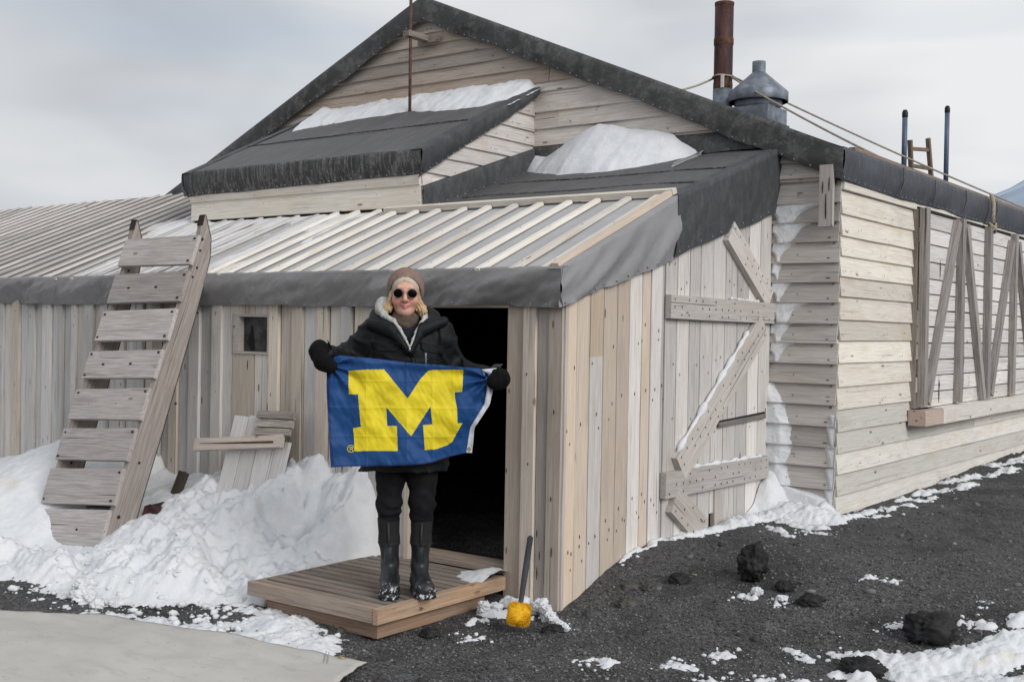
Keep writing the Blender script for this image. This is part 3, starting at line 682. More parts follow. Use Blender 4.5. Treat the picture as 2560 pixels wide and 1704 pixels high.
# black felt upper part of porch roof (right of the upper lean-to)
fr = sheet('felt_roof', roofgrid(-5.78, -3.55, 6.345, 7.88, lambda y: 2.405 + .331 * (y - 6.36), 60, 40, .006), M['felt_roof'], hut, thick=.02)
for yy in (6.75, 7.2):
    MB().tube([(-5.6 + .2 * q, yy + .02 * math.sin(q), 2.405 + .331 * (yy + .02 * math.sin(q) - 6.36) + .003) for q in range(11)], .006, 5).build('felt_seam', M['felt_hem'], fr)
bx = -3.66; bk = 0
while bx > -14:
    if bx > -6.0: ye = 6.335
    elif bx > -8.47: ye = 6.42
    else: ye = 7.50 + random.uniform(-.02, .03)
    y0 = 5.108 + random.uniform(-.012, .010); wdt = random.uniform(.040, .047) if bx > -6.8 else random.uniform(.036, .043)
    tn = tint(1.02, .12, .05) if bx > -6.8 else tint(.92, .1, .05)
    mat = M['wood_cream'] if bx > -6.8 else M['wood']
    xo = random.uniform(-.012, .012)
    board('batten', (bx + xo, y0, Lr(y0) + .008), (bx + random.uniform(-.012, .012), ye, Lr(ye) + .008), (1, 0, 0), wdt, (.024 if bx > -6.8 else .017), mat, lr, tn, nrm=(0, -.39, .92))
    for yy in (y0 + .1, y0 + .7): nail((bx + xo, yy, Lr(yy) + .0345), (0, -.39, .92), .004, .012, (0, .92, .39))
    bx -= .226 * random.uniform(.96, 1.04)
board('edge_batten', (-3.585, 5.12, Lr(5.12) + .008), (-3.585, 6.40, Lr(6.40) + .008), (1, 0, 0), .05, .038, M['wood_new'], lr, (1.12, 1.1, 1.08), nrm=(0, -.39, .92))
board('head_batten', (-6.03, 6.372, Lr(6.372) + .010), (-3.56, 6.372, Lr(6.372) + .010), (0, 1, .4), .055, .042, M['wood_cream'], lr, (1.02, .97, .9), nrm=(0, -.39, .92))
h1 = hem('canvas_hem', lr, (-14, 5.115, 1.897), (-3.515, 5.105, 1.892), (-14, 5.175, 1.705), (-3.535, 5.14, 1.675), (0, -1, 0), (0, .03, .006), M['canvas_hem'], 1400, 16, .03, .045, .016, fold=1.6, wl=2.6, nspace=.13)
h2 = hem('canvas_hem', lr, (-3.525, 5.085, 1.880), (-3.525, 6.37, 2.41), (-3.545, 5.105, 1.668), (-3.55, 6.37, 2.0), (1, 0, 0), (-.07, 0, 0), M['canvas_side'], 90, 12, .018, .030, .014, fold=2.6, wl=2.8, nspace=.12)
h3 = hem('side_felt', fr, (-3.515, 6.34, 2.402), (-3.515, 7.88, 2.912), (-3.54, 6.345, 2.02), (-3.545, 7.875, 2.43), (1, 0, 0), (-.08, 0, 0), M['felt_side'], 80, 12, .012, .016, .02, wl=1.6, nspace=.15)
# --- upper lean-to
uw = MB().box((-8.44, 6.46, 2.2), (-5.78, 6.50, 2.84)).add(
    [(-5.78, 6.50, 2.2), (-5.78, 7.88, 2.2), (-5.78, 7.88, 3.53), (-5.78, 6.50, 2.84), (-5.81, 6.50, 2.2), (-5.81, 7.88, 2.2), (-5.81, 7.88, 3.53), (-5.81, 6.50, 2.84)],
    [(0, 1, 2, 3), (7, 6, 5, 4), (3, 2, 6, 7)]).add(
    [(-8.44, 6.50, 2.2), (-8.44, 7.88, 2.2), (-8.44, 7.88, 3.53), (-8.44, 6.50, 2.84), (-8.41, 6.50, 2.2), (-8.41, 7.88, 2.2), (-8.41, 7.88, 3.53), (-8.41, 6.50, 2.84)],
    [(3, 2, 1, 0), (4, 5, 6, 7), (7, 6, 2, 3)])
uwall = part('upper_wall', uw, M['black_void'])
board('board', (-8.46, 6.458, 2.535), (-5.752, 6.458, 2.535), (0, 0, 1), .17, .022, M['wood_cream'], uwall, (1.0, .97, .92), nrm=(0, -1, 0))
board('board', (-8.46, 6.447, 2.665), (-5.752, 6.447, 2.665), (0, 0, 1), .11, .026, M['wood_cream'], uwall, (1.04, 1., .95), nrm=(0, -1, 0))
for xx in (-8.3, -7.6, -6.9, -6.3, -5.9): nail((xx, 6.42, 2.63), (0, -1, 0), .006, .006); nail((xx + .1, 6.435, 2.56), (0, -1, 0), .005, .005)
USL = (3.58 - 2.868) / (7.87 - 6.40)
zb = [2.44, 2.58, 2.71, 2.84, 2.96, 3.09, 3.21, 3.34, 3.46]
for z0, z1 in zip(zb, zb[1:]):
    ym_ = 6.42 + ((z0 + z1) / 2 - 2.868 + .06) / USL; ya = max(6.452, ym_); yb2 = 7.86
    lap(uwall, 'y', ya, yb2, z0, z1, -5.762, M['wood_gable'], tint(1.06, .05, .05), .022, skew=(z1 - z0) / USL if ya > 6.46 else 0.)
    for q in range(3): nail((-5.731, random.uniform(ya + .05, 7.8), z0 + .03), (1, 0, 0), .007, .006)
ur = sheet('upper_roof', roofgrid(-8.50, -5.70, 6.395, 7.88, lambda y: 2.872 + USL * (y - 6.40), 70, 40, .007), M['felt_roof'], hut, thick=.02)
MB().tube([(-8.45 + .27 * q, 7.05 + .01 * math.sin(q * 2), 2.875 + USL * .65 + .006) for q in range(11)], .006, 5).build('felt_seam', M['felt_hem'], ur)
hem('felt_hem', ur, (-8.50, 6.385, 2.872), (-5.70, 6.385, 2.868), (-8.50, 6.415, 2.665), (-5.70, 6.415, 2.685), (0, -1, 0), (0, .1, .04), M['felt_hem'], 170, 10, .018, .008, .01, wl=3, nspace=.09)
hem('felt_hem', ur, (-5.685, 6.37, 2.865), (-5.685, 7.83, 3.575), (-5.715, 6.38, 2.66), (-5.715, 7.83, 3.475), (1, 0, 0), (-.09, 0, 0), M['felt_side'], 90, 10, .02, .016, .035, wl=2.6, nspace=.08)
hem('felt_hem', ur, (-8.51, 7.83, 3.575), (-8.51, 6.37, 2.865), (-8.49, 7.83, 3.475), (-8.49, 6.38, 2.66), (-1, 0, 0), (.09, 0, 0), M['felt_side'], 60, 8, .02, .016, .03, nl=False)
# flashings
hem('flashing', fr, (-5.722, 6.44, 2.60), (-5.722, 7.83, 3.06), (-5.712, 6.44, 2.42), (-5.712, 7.83, 2.88), (1, 0, 0), (-.03, 0, 0), M['felt_side'], 60, 6, .004, .006, .006, nspace=.12)
hem('flashing', fr, (-5.74, 7.845, 3.075), (-3.56, 7.845, 3.05), (-5.74, 7.835, 2.88), (-3.56, 7.835, 2.905), (0, -1, 0), (0, .012, 0), M['felt_barge'], 60, 6, .004, .008, .01, nspace=.3)
tag(nails.build('nails', M['nail'], hut), kind='stuff')

# --- rod with wooden bracket, flue, ventilator
rod = MB().tube([(-6.93, 7.6, 3.40), (-6.935, 7.6, 4.0), (-6.942, 7.6, 4.75)], .014, 8).build('iron_rod', M['rod'], hut, True)
board('rod_bracket', (-6.93, 7.87, 4.115), (-6.945, 7.55, 4.115), (1, 0, 0), .075, .05, M['wood_grey'], hut, (.95, .88, .8), nrm=(0, 0, 1))
board('bracket_plate', (-7.03, 7.825, 4.118), (-6.78, 7.825, 4.128), (0, 0, 1), .055, .03, M['wood_grey'], hut, (1.1, 1.05, 1.), nrm=(0, -1, 0))
cxp, cyp = -5.09, 10.
fl = MB().lathe([(.089, 3.84), (.089, 4.29), (.0895, 4.69), (.078, 4.69), (.078, 4.3)], (cxp, cyp, 0), 30).build('flue_pipe', M['rust'], hut, True)
MB().lathe([(.091, 4.285), (.0945, 4.295), (.0945, 4.345), (.091, 4.355)], (cxp, cyp, 0), 30).build('rust_band', M['rust_band'], fl, True)
MB().lathe([(.0905, 4.66), (.0925, 4.668), (.0925, 4.692), (.083, 4.696)], (cxp, cyp, 0), 30).build('rust_band', M['rust_band'], fl, True)
MB().lathe([(.0905, 3.86), (.092, 3.87), (.092, 3.925), (.0905, 3.93)], (cxp, cyp, 0), 30).build('rust_band', M['rust_band'], fl, True)
MB().lathe([(.094, 3.45), (.0935, 3.865), (.088, 3.868)], (cxp, cyp, 0), 30).build('zinc_collar', M['zinc'], fl, True)
MB().box((cxp + .028, cyp - .102, 3.865), (cxp + .058, cyp - .09, 3.99)).build('strap', M['wood_cream'], fl)
vb = MB(); cv = (-4.72, 10.0, 0)
vent = MB().box((-4.93, 9.80, 3.2), (-4.53, 10.22, 3.645)).build('ventilator', M['zinc'], hut)
MB().box((-4.95, 9.78, 3.2), (-4.51, 10.24, 3.50)).build('felt_collar', M['felt_hem'], vent)
MB().lathe([(.20, 3.645), (.215, 3.66), (.22, 3.665), (.22, 3.74), (.205, 3.75)], cv, 36).build('drum', M['zinc'], vent, True)
MB().lathe([(.272, 3.705), (.276, 3.71), (.276, 3.79), (.268, 3.80), (.06, 3.985), (.06, 3.985)], cv, 36).build('cone_hood', M['zinc'], vent, True)
MB().lathe([(.262, 3.71), (.262, 3.78), (.05, 3.96)], cv, 36).build('hood_lining', M['pole_cap'], vent, True)
MB().lathe([(.062, 3.97), (.062, 4.085), (.054, 4.085), (.054, 3.99)], cv, 28).build('spout', M['zinc'], vent, True)

# ------------------------------------------------------------------ ropes, poles and ladder on the roof
def rope(name, label, pts, r=.009, grp=None):
    o = MB().tube(pts, r, 6).build(name, M['rope'], None, True); return tag(o, label, 'rope', grp)
def sagging(a, b, s, n=14): 
    a, b = Vector(a), Vector(b); return [a.lerp(b, k / n) - Vector((0, 0, s * 4 * (k / n) * (1 - k / n))) for k in range(n + 1)]
rope('guy_rope', 'longer upper rope from the rusty flue to the far eave', sagging((-5.0, 10., 3.985), (-3.04, 13.35, 2.905), .03) + [(-3.0, 13.6, 2.88)], .010)
rope('guy_rope', 'shorter lower rope from the rusty flue to the eave near the corner', sagging((-5.0, 9.98, 3.975), (-3.06, 8.75, 2.885), .02), .010)
rope('guy_rope', 'short rope from the flue down behind the roof edge on its left', sagging((-5.18, 9.99, 3.985), (-5.30, 9.55, 3.805), .012), .010)
kn = MB().tube([(-5.19, 10, 3.985)] + [(-5.09 + .098 * math.cos(a), 10 + .098 * math.sin(a), 3.985 + .004 * math.sin(3 * a)) for a in np.linspace(math.pi, -math.pi, 22)], .009, 6)
tag(kn.build('flue_lashing', M['rope'], None, True), 'rope lashing knotted round the rusty flue', 'rope')
hk = MB().tube([(-2.985, 11.42, 2.90), (-2.965, 11.42, 2.80), (-2.96, 11.40, 2.70), (-2.965, 11.40, 2.62)], .02, 8)
for q in range(5): hk.tube([(-2.965 + .03 * math.cos(a + q), 11.40 + .04 * math.sin(a + q), 2.60 - .012 * q + .02 * math.sin(a * 2 + q)) for a in np.linspace(0, 6.2, 12)], .012, 6)
tag(hk.build('hanging_rope', M['rope'], None, True), 'knotted rope hanging over the eave onto the shutter', 'rope')
for yy, zt, lb in ((13.46, 4.17, 'shorter blue metal pole on the roof beside the ladder'), (15.07, 4.48, 'taller blue metal pole on the roof right of the ladder')):
    p = thing('metal_pole', lb, 'pole', (-4.5, yy, 3.40), 0, 'poles on the roof')
    MB().tube([(-4.5, yy, 3.40), (-4.5, yy, zt - .06)], .030, 14).build('shaft', M['pole_blue'], p, True)
    MB().lathe([(.0, .0), (.022, 0), (.034, -.03), (.034, -.08), (.030, -.09)], (-4.5, yy, zt), 14).build('cap', M['pole_cap'], p, True)
ld = thing('roof_ladder', 'short brown wooden ladder standing on the roof between two poles', 'ladder', (-4.5, 14.1, 3.45))
board('rail', (-4.50, 13.80, 3.42), (-4.5, 13.72, 3.86), (0, 1, 0), .065, .045, M['wood_ladder'], ld)
board('rail', (-4.50, 14.58, 3.42), (-4.5, 14.39, 3.97), (0, 1, 0), .065, .045, M['wood_ladder'], ld)
for za, zb_, ye_ in ((3.765, 3.835, 14.41), (3.565, 3.615, 14.49)): board('rung', (-4.535, 13.765, za), (-4.535, ye_, zb_), (0, 0, 1), .045, .025, M['wood_ladder'], ld)

# ------------------------------------------------------------------ snow
def worley(x, y, sc_, seed=0):
    x = np.asarray(x) * sc_; y = np.asarray(y) * sc_; xi, yi = np.floor(x).astype(int), np.floor(y).astype(int); best = np.full(x.shape, 9.)
    for a in (-1, 0, 1):
        for b in (-1, 0, 1):
            h = _perm[_perm[(xi + a + seed) & 255] + ((yi + b) & 255)]
            best = np.minimum(best, np.hypot(xi + a + (h % 16) / 16. - x, yi + b + (h // 16) / 16. - y))
    return best
def hfield(name, label, xr, yr, h, base, thick, up=(0, 0, 1)):
    a, b = np.meshgrid(np.arange(xr[0], xr[1] + h, h), np.arange(yr[0], yr[1] + h, h), indexing='ij')
    t = thick(a, b); z = base(a, b)
    k = np.maximum.reduce([t[:-1, :-1], t[1:, :-1], t[1:, 1:], t[:-1, 1:]]) > -.004
    v, f = compact(np.stack([a, b, z + np.maximum(t, -.02)], -1).reshape(-1, 3), grid_faces(*a.shape, keep=k))
    return tag(mesh(name, v, f, M['snow'], smooth=True), label, 'snow', kind='stuff')
def seg_d(x, y, x0, y0, x1, y1):
    dx, dy = x1 - x0, y1 - y0; t = np.clip(((x - x0) * dx + (y - y0) * dy) / (dx * dx + dy * dy + 1e-9), 0, 1)
    return np.hypot(x - x0 - dx * t, y - y0 - dy * t)
hwx = [-14, -9.35, -8.95, -8.66, -8.4, -7.9, -7.7, -7.2, -7.1, -6.9, -6.74, -6.5, -6.0, -5.75, -5.58, -5.42, -5.33, -5.16, -5.04, -4.95, -4.9, -4.86]
hwz = [.36, .36, .42, .50, .60, .70, .70, .58, .45, .43, .46, .45, .46, .57, .63, .60, .53, .57, .60, .42, .14, -.05]
def bank(x, y):
    hw = np.interp(x, hwx, hwz); toe = np.interp(x, [-14, -8, -6.4, -6, -5.6, -5.2, -4.9], [2.9, 3.15, 3.62, 3.72, 3.80, 4.05, 4.22])
    s = (5.22 - y) / (5.22 - toe)
    p = np.interp(s, [-.1, 0, .12, .3, .45, .62, .8, .92, 1., 1.3], [1, 1, .93, .70, .50, .33, .20, .10, 0, -.12]) - .30 * sst(-5.75, -5.2, x) * np.clip(np.sin(np.pi * np.clip(s, 0, 1)), 0, 1)
    rough = sst(-6.75, -6.2, x + .9 * sst(4.3, 3.7, y)) * sst(1.05, .8, s)
    h = hw * p
    wx2 = x + .06 * fbm(x * 6, y * 6, 3.1, 3); wy2 = y + .06 * fbm(x * 6, y * 6, 8.4, 3)
    ck = lambda f, q: np.clip(1 - 1.9 * worley(wx2, wy2, f, q) ** 2, -.6, .72)
    h = h + rough * (.075 * ck(3.4, 0) * (.4 + .6 * sst(0, .3, s)) + .042 * ck(8, 5) + .020 * ck(19, 9) + .075 * fbm(x * 3.4, y * 3.4, 2.2, 5, .62)) + (1 - rough) * .025 * fbm(x * 2.5, y * 2.5, 4.4, 4)
    h = h + (.006 + .012 * rough) * fbm(x * 24, y * 24, 1., 3)
    bare = np.exp(-((x + 5.95) / .32) ** 2 - ((y - 3.47) / .17) ** 2)
    h = h - .13 * np.exp(-((x + 7.0) / .55) ** 2 - ((y - 4.16) / .24) ** 2) - .06 * np.exp(-((x + 6.5) / .3) ** 2 - ((y - 4.1) / .2) ** 2)
    return np.where(x > -4.868, -1, h - .25 * bare)
def thin(x, y):
    xr_ = np.interp(y, [3.2, 3.75, 3.84, 3.95, 4.06, 4.14, 4.25], [-4.0, -3.95, -3.92, -4.0, -4.12, -4.35, -4.6])
    m = np.minimum(np.minimum((xr_ - x) * .35, (x + 6.3) * .1), np.minimum((y - np.interp(x, [-5.75, -5.25, -4.79, -4.3, -3.68], [3.2, 3.5, 3.6, 3.68, 3.81]) - .03) * .4, .016))
    bare = np.exp(-((x + 5.95) / .33) ** 2 - ((y - 3.47) / .18) ** 2) + .62 * np.exp(-((x + 5.0) / .40) ** 2 - ((y - 3.92) / .17) ** 2) + .4 * np.exp(-((x + 5.3) / .3) ** 2 - ((y - 3.72) / .12) ** 2)
    right = .04 * np.exp(-((x + 4.45) / .28) ** 2 - ((y - 3.98) / .14) ** 2)
    return m - .002 + right + .026 * fbm(x * 6, y * 6, 8.1, 4) + .018 * fbm(x * 30, y * 30, 3., 3, .7) - .085 * bare
hfield('snow_bank', 'deep rough snow bank piled against the front wall', (-11, -3.86), (3.1, 5.21), .0155, G, lambda x, y: np.where(y < np.interp(x, [-7.2, -6.2, -5.72, -5.25, -4.79, -4.3, -3.68], [2.2, 2.85, 3.23, 3.50, 3.60, 3.68, 3.81]) + .012, -1, np.maximum(bank(x, y), thin(x, y))))
FE = [(-3.56, 5.80, -3.55, 6.5, .035, .022), (-3.55, 6.5, -3.48, 7.0, .06, .035), (-3.46, 7.05, -3.40, 7.5, .10, .05), (-3.42, 7.7, -3.12, 7.75, .20, .10), (-3.25, 7.45, -3.0, 7.42, .10, .035), (-3.02, 7.25, -2.86, 7.2, .05, .02), (-3.2, 7.15, -3.02, 7.0, .06, .02),
      (-2.98, 7.75, -2.86, 8.3, .05, .03), (-2.99, 8.2, -2.84, 8.75, .06, .026), (-2.99, 8.9, -2.80, 9.35, .07, .028), (-2.98, 9.4, -2.75, 10.2, .08, .028), (-2.98, 10.2, -2.7, 11.5, .09, .028), (-2.95, 11.5, -2.65, 13.5, .12, .03),
      (-1.85, 5.22, -1.55, 5.28, .12, .05), (-1.62, 5.28, -1.40, 5.50, .16, .06), (-1.45, 5.5, -1.30, 5.70, .10, .045), (-1.36, 5.86, -1.24, 5.98, .07, .035), (-1.93, 5.6, -1.76, 5.64, .035, .02), (-1.93, 5.03, -1.80, 5.06, .06, .03), (-1.5, 5.2, -1.2, 5.3, .10, .04), (-1.55, 5.75, -1.45, 5.78, .035, .02),
      (-2.72, 5.64, -2.66, 5.645, .03, .022), (-2.50, 5.68, -2.46, 5.655, .03, .025), (-2.21, 6.08, -2.05, 6.1, .025, .014), (-2.53, 5.0, -2.45, 5.02, .05, .02), (-2.26, 5.23, -2.15, 5.2, .06, .018), (-2.06, 5.26, -1.95, 5.28, .05, .02), (-2.62, 4.7, -2.5, 4.78, .06, .016), (-2.94, 4.52, -2.86, 4.56, .06, .016),
      (-1.58, 5.99, -1.55, 6.0, .03, .015), (-3.82, 4.74, -3.78, 4.82, .04, .022), (-3.86, 4.93, -3.75, 4.98, .06, .04), (-3.93, 5.12, -3.66, 5.14, .07, .05), (-3.60, 5.10, -3.50, 5.04, .045, .05), (-3.45, 5.0, -3.35, 4.92, .035, .028), (-3.72, 4.49, -3.64, 4.55, .04, .014), (-2.2, 4.75, -2.0, 4.9, .08, .012), (-2.4, 4.6, -2.3, 4.7, .06, .012)]
def patches(x, y):
    o = np.full(x.shape, -1.); 
    wx = x + .05 * fbm(x * 5, y * 5, 7.7, 3); wy = y + .05 * fbm(x * 5, y * 5, 9.9, 3)
    for (a, b, c, d, wd, h) in FE: o = np.maximum(o, h * (1 - (seg_d(wx, wy, a, b, c, d) / wd) ** 2))
    return o + .016 * fbm(x * 9, y * 9, 6.1, 4) + .016 * fbm(x * 30, y * 30, 2., 3, .7) - .010
hfield('snow_patches', 'thin wind blown snow patches on the dark gravel', (-4.0, -.9), (4.3, 8.0), .0125, Gn, lambda x, y: np.where((x < -3.575) & (y > 5.19), -1, np.where((x < -3.92) & (y < 5.2), -1, np.minimum(patches(x, y), .12))))
hfield('wall_foot_snow', 'ragged snow line along the foot of the long cream wall', (-3.07, -2.3), (8.0, 14), .016, Gn, lambda x, y: patches(x, y) + .022 * fbm(x * 14, y * 5, 3.3, 4, .65) - .008)
def drift(x, y):
    d = np.hypot((x + 3.56) / .28, (y - 7.84) / .34); d2 = np.hypot((x + 3.12) / .13, (y - 7.83) / .2)
    return np.maximum(np.maximum(.34 * np.exp(-(d * 1.5) ** 2), .15 * np.exp(-(d2 * 1.3) ** 2)), .12 * np.exp(-((x + 3.32) / .22) ** 2 - ((y - 7.82) / .2) ** 2)) - .03 + .03 * fbm(x * 7, y * 7, 5., 4)
hfield('corner_drift', 'snow drift heaped in the inner corner between door and gable', (-3.565, -2.98), (7.35, 7.845), .012, Gn, drift)
# snow plastered on the lapped boards in the corner
wx_, wz_ = np.meshgrid(np.arange(-3.60, -3.07, .006), np.arange(.2, 2.52, .006), indexing='ij')
sx = wx_ + 3.575; tt = np.full(wx_.shape, -1.)
for i, (z1, z0) in enumerate(zip(gs, gs[1:])):
    m_ = (wz_ >= z0) & (wz_ < z1); f_ = (wz_ - z0) / (z1 - z0)
    if 1.30 < z0 < 2.40:
        amt = [1, .95, 1.05, 1.2, 1.1, .95, .8, .7, .7][i % 9] * (1 if z0 > 1.5 else .62)
        tail = [.10, .04, .13, .20, .16, .06, .12, .02, .05][i % 9]; bw = [.20, .22, .17, .21, .23, .25, .13, .10, .16][i % 9]
        rgt = amt * (bw * (.62 + .38 * f_) + tail * np.exp(-((1 - f_) / .16))) + .014 * fbm(wx_ * 8 + i * 3.1, wz_ * 12, i * 1.7, 3)
        lft = np.where(f_ < .55 - .1 * math.sin(i * 2.1), .05 * np.sqrt(np.clip(1 - (f_ / .55) ** 2, 0, 1)), 0)
        q_ = np.minimum((rgt - sx) / .035, (sx - lft) / .015 + .3) - .5 * (f_ < .05); tt = np.where(m_, np.minimum(q_, 1.2), tt)
low = np.interp(wz_, [.2, .38, .45, .6, .75, .9, 1.05, 1.22], [.5, .45, .20, .13, .19, .17, .10, .03]) + .03 * fbm(wx_ * 6, wz_ * 9, 1., 3)
tt = np.where(wz_ < 1.2, np.maximum(tt, np.minimum((low - sx) / .03, 2.2)), tt)
rl = np.where(wz_ < .98, np.interp((wz_ * 6.6) % 1, [0, .95, 1], [.0, .05, 0]) - (-3.09 - wx_), -1) / .02
tt = np.maximum(tt, np.minimum(rl, .8)) + .22 * fbm(wx_ * 16, wz_ * 16, 3., 3)
kq = np.maximum.reduce([tt[:-1, :-1], tt[1:, :-1], tt[1:, 1:], tt[:-1, 1:]]) > 0
gf = np.zeros(wz_.shape)
for z1, z0 in zip(gs, gs[1:]): gf = np.where((wz_ >= z0) & (wz_ < z1), (wz_ - z0) / (z1 - z0), gf)
v_, f_ = compact(np.stack([wx_, 7.853 + (gf - .5) * .026 - .005 - .014 * np.maximum(tt, -.3), wz_], -1).reshape(-1, 3), grid_faces(*wx_.shape, keep=kq))
tag(mesh('wall_snow', v_, f_, M['snow'], smooth=True), 'snow plastered in patches on the lapped gable boards by the side door', 'snow', kind='stuff')
# roof snow
def up_snow(x, y):
    yf_ = np.interp(x, [-8.42, -8.28, -7.96, -7.4, -6.93, -6.5, -6.0, -5.72], [7.84, 7.45, 7.53, 7.58, 7.60, 7.47, 7.48, 7.66]) + .03 * fbm(x * 5, 0 * y, 1., 3)
    s = (y - yf_) / .34; return np.where(s > 0, (.085 + .03 * fbm(x * 3, y * 3, 4., 3)) * np.sqrt(np.clip(s, 0, 1)), s * .1) * sst(-5.72, -5.80, x) - .004 + .006 * fbm(x * 20, y * 20, 0., 2)
hfield('roof_snow', 'long snow strip on the upper lean-to roof below the gable', (-8.45, -5.66), (7.38, 7.845), .014, lambda x, y: 2.876 + USL * (y - 6.40), up_snow)
def lo_snow(x, y):
    yf_ = np.interp(x, [-5.80, -5.72, -5.63, -5.2, -4.74, -4.53, -4.35, -4.15], [7.74, 7.72, 7.66, 7.45, 7.42, 7.54, 7.68, 7.86]) + .02 * fbm(x * 5, 0 * y, 1., 3)
    H = np.interp(x, [-5.73, -5.60, -5.5, -5.32, -5.09, -4.95, -4.78, -4.58, -4.40, -4.33, -4.15], [.13, .10, .15, .25, .34, .31, .26, .24, .19, .13, .03])
    s = (y - yf_) / (7.84 - yf_ + .02); return np.where(s > 0, H * np.clip(s, 0, 1) ** .75, s * .1) + .008 * fbm(x * 6, y * 6, 4., 4) - .004
hfield('roof_snow', 'peaked snow drift on the lower felt roof against the gable boards', (-5.76, -4.14), (7.38, 7.835), .013, lambda x, y: 2.409 + .331 * (y - 6.36), lo_snow)
def ba_snow(x, y):
    m = -.012 + .020 * sst(-5.6, -6.6, x) * sst(-9.4, -8.0, x) + .02 * np.exp(-((x + 8.7) / .35) ** 2 - ((y - 6.6) / .4) ** 2) + .012 * np.exp(-((y - 6.42) / .15) ** 2) * sst(-5.9, -6.3, x)
    return np.minimum(m + .011 * fbm(x * 4.2, y * 2.2, 9., 4) - .009, .016 + .03 * np.exp(-((x + 8.7) / .35) ** 2))
hfield('batten_snow', 'thin snow lying between the battens of the left porch roof', (-11.5, -5.7), (5.16, 7.45), .022, lambda x, y: np.where((x > -8.44) & (y > 6.44), -5, 1.902 + .423 * (y - 5.2)), lambda x, y: np.where((x > -8.46) & (y > 6.43), -1, ba_snow(x, y)))
lsn = MB()
def ledge_snow(a, b, r, n=26):
    pts = [Vector(a).lerp(Vector(b), k / n) + Vector((0, 0, random.uniform(-.002, .003))) for k in range(n + 1)]
    lsn.tube(pts, [r * (.25 + .9 * abs(math.sin(k * .9 + a[1]) * math.cos(k * .37))) if 0 < k < n else .001 for k in range(n + 1)], 7)
ledge_snow((-3.552, 6.45, .785), (-3.552, 7.45, 1.57), .026); ledge_snow((-3.55, 6.65, .676), (-3.55, 7.70, .668), .022); ledge_snow((-3.55, 7.15, 1.783), (-3.55, 7.6, 1.773), .012)
tag(lsn.build('ledge_snow', M['snow'], None, True), 'thin snow caught on the ledges and brace of the side door', 'snow', kind='stuff')
# crumbs of snow
def crumbs(n, f):
    P = []; 
    while len(P) < n:
        p = f(); P.append(p)
    return np.array(P)
def c1():
    x_ = random.uniform(-6.4, -4.0); y_ = random.uniform(3.45, 4.3) if x_ < -4.95 else random.uniform(3.6, 4.1)
    return (x_, y_, float(np.maximum(G(x_, y_) + .004, G(x_, y_) + max(float(bank(np.array(x_), np.array(y_))), 0))))
def c2():
    a = random.choice(FE); t = random.random(); x_ = a[0] + (a[2] - a[0]) * t + random.gauss(0, a[4] * 1.1); y_ = a[1] + (a[3] - a[1]) * t + random.gauss(0, a[4] * 1.1)
    if (x_ < -3.56 and y_ > 5.18) or (x_ < -3.06 and y_ > 7.8) or (x_ < -3.93): return c2()
    return (x_, y_, float(Gn(x_, y_)) + .004)
C1 = crumbs(500, c1); C2 = crumbs(650, c2)
o = scatter('snow_crumbs', np.concatenate([C1, C2]), np.concatenate([.004 + .026 * RNG.random(500) ** 3, .003 + .014 * RNG.random(650) ** 3]), M['snow'], .7, .25, True)
tag(o, 'small crumbs of broken snow scattered over gravel and snow bank', 'snow', kind='stuff')
LUMPS = [(-3.62, 5.09, .05, .05), (-3.56, 5.05, .045, .04), (-3.49, 5.0, .03, .033), (-3.38, 4.93, .02, .026), (-3.33, 4.90, .02, .022), (-3.72, 5.06, .05, .045), (-3.86, 4.9, .04, .04), (-3.82, 4.95, .035, .035), (-2.638, 5.70, .175, .03), (-2.49, 5.68, .165, .024), (-5.72, 3.66, .03, .05), (-5.85, 3.75, .05, .06), (-5.52, 3.62, .02, .035), (-5.6, 4.85, .42, .07), (-5.75, 4.72, .36, .06)]
rk = random.Random(3)

# ------------------------------------------------------------------ rocks and snow lumps (one object each)
def sphere_grid(nu=60, nv=38):
    th = np.linspace(0, 2 * np.pi, nu, endpoint=False); ph_ = np.linspace(0, np.pi, nv)[1:-1]
    V = [(0, 0, 1)] + [(math.sin(p) * math.cos(t), math.sin(p) * math.sin(t), math.cos(p)) for p in ph_ for t in th] + [(0, 0, -1)]
    F = [(0, 1 + k, 1 + (k + 1) % nu) for k in range(nu)]
    for i in range(nv - 3):
        for k in range(nu): F.append((1 + i * nu + k, 1 + (i + 1) * nu + k, 1 + (i + 1) * nu + (k + 1) % nu, 1 + i * nu + (k + 1) % nu))
    b = 1 + (nv - 3) * nu; F += [(b + (k + 1) % nu, b + k, len(V) - 1) for k in range(nu)]
    return np.array(V), F
SV, SF = sphere_grid()
def lump(name, label, cat, loc, dims, mat, seed, rough=.28, rz=0., group=None, fine=.06, fq=1.3):
    d = 1 + rough * fbm(SV[:, 0] * fq + seed, SV[:, 1] * fq, SV[:, 2] * fq, 3) - rough * .9 * np.abs(fbm(SV[:, 0] * 2.6, SV[:, 1] * 2.6 + seed, SV[:, 2] * 2.6, 3)) + fine * 1.6 * fbm(SV[:, 0] * 6, SV[:, 1] * 6 + seed, SV[:, 2] * 6, 4, .65)
    V = SV * d[:, None]; V = np.sign(V) * np.abs(V) ** .9
    V = V * np.array(dims)
    o = mesh(name, V, SF, mat, None, Matrix.Translation(loc) @ Matrix.Rotation(rz, 4, 'Z'), True)
    return tag(o, label, cat, group)
lump('lava_rock', 'tall upright black lava rock on the gravel beyond the porch corner', 'rock', (-2.745, 5.87, .275), (.078, .07, .10), M['rock'], 1.3, .45)
lump('lava_rock', 'largest black lava boulder lying in the snow at lower right', 'rock', (-1.68, 5.56, .165), (.128, .10, .085), M['rock'], 4.1, .3, .6)
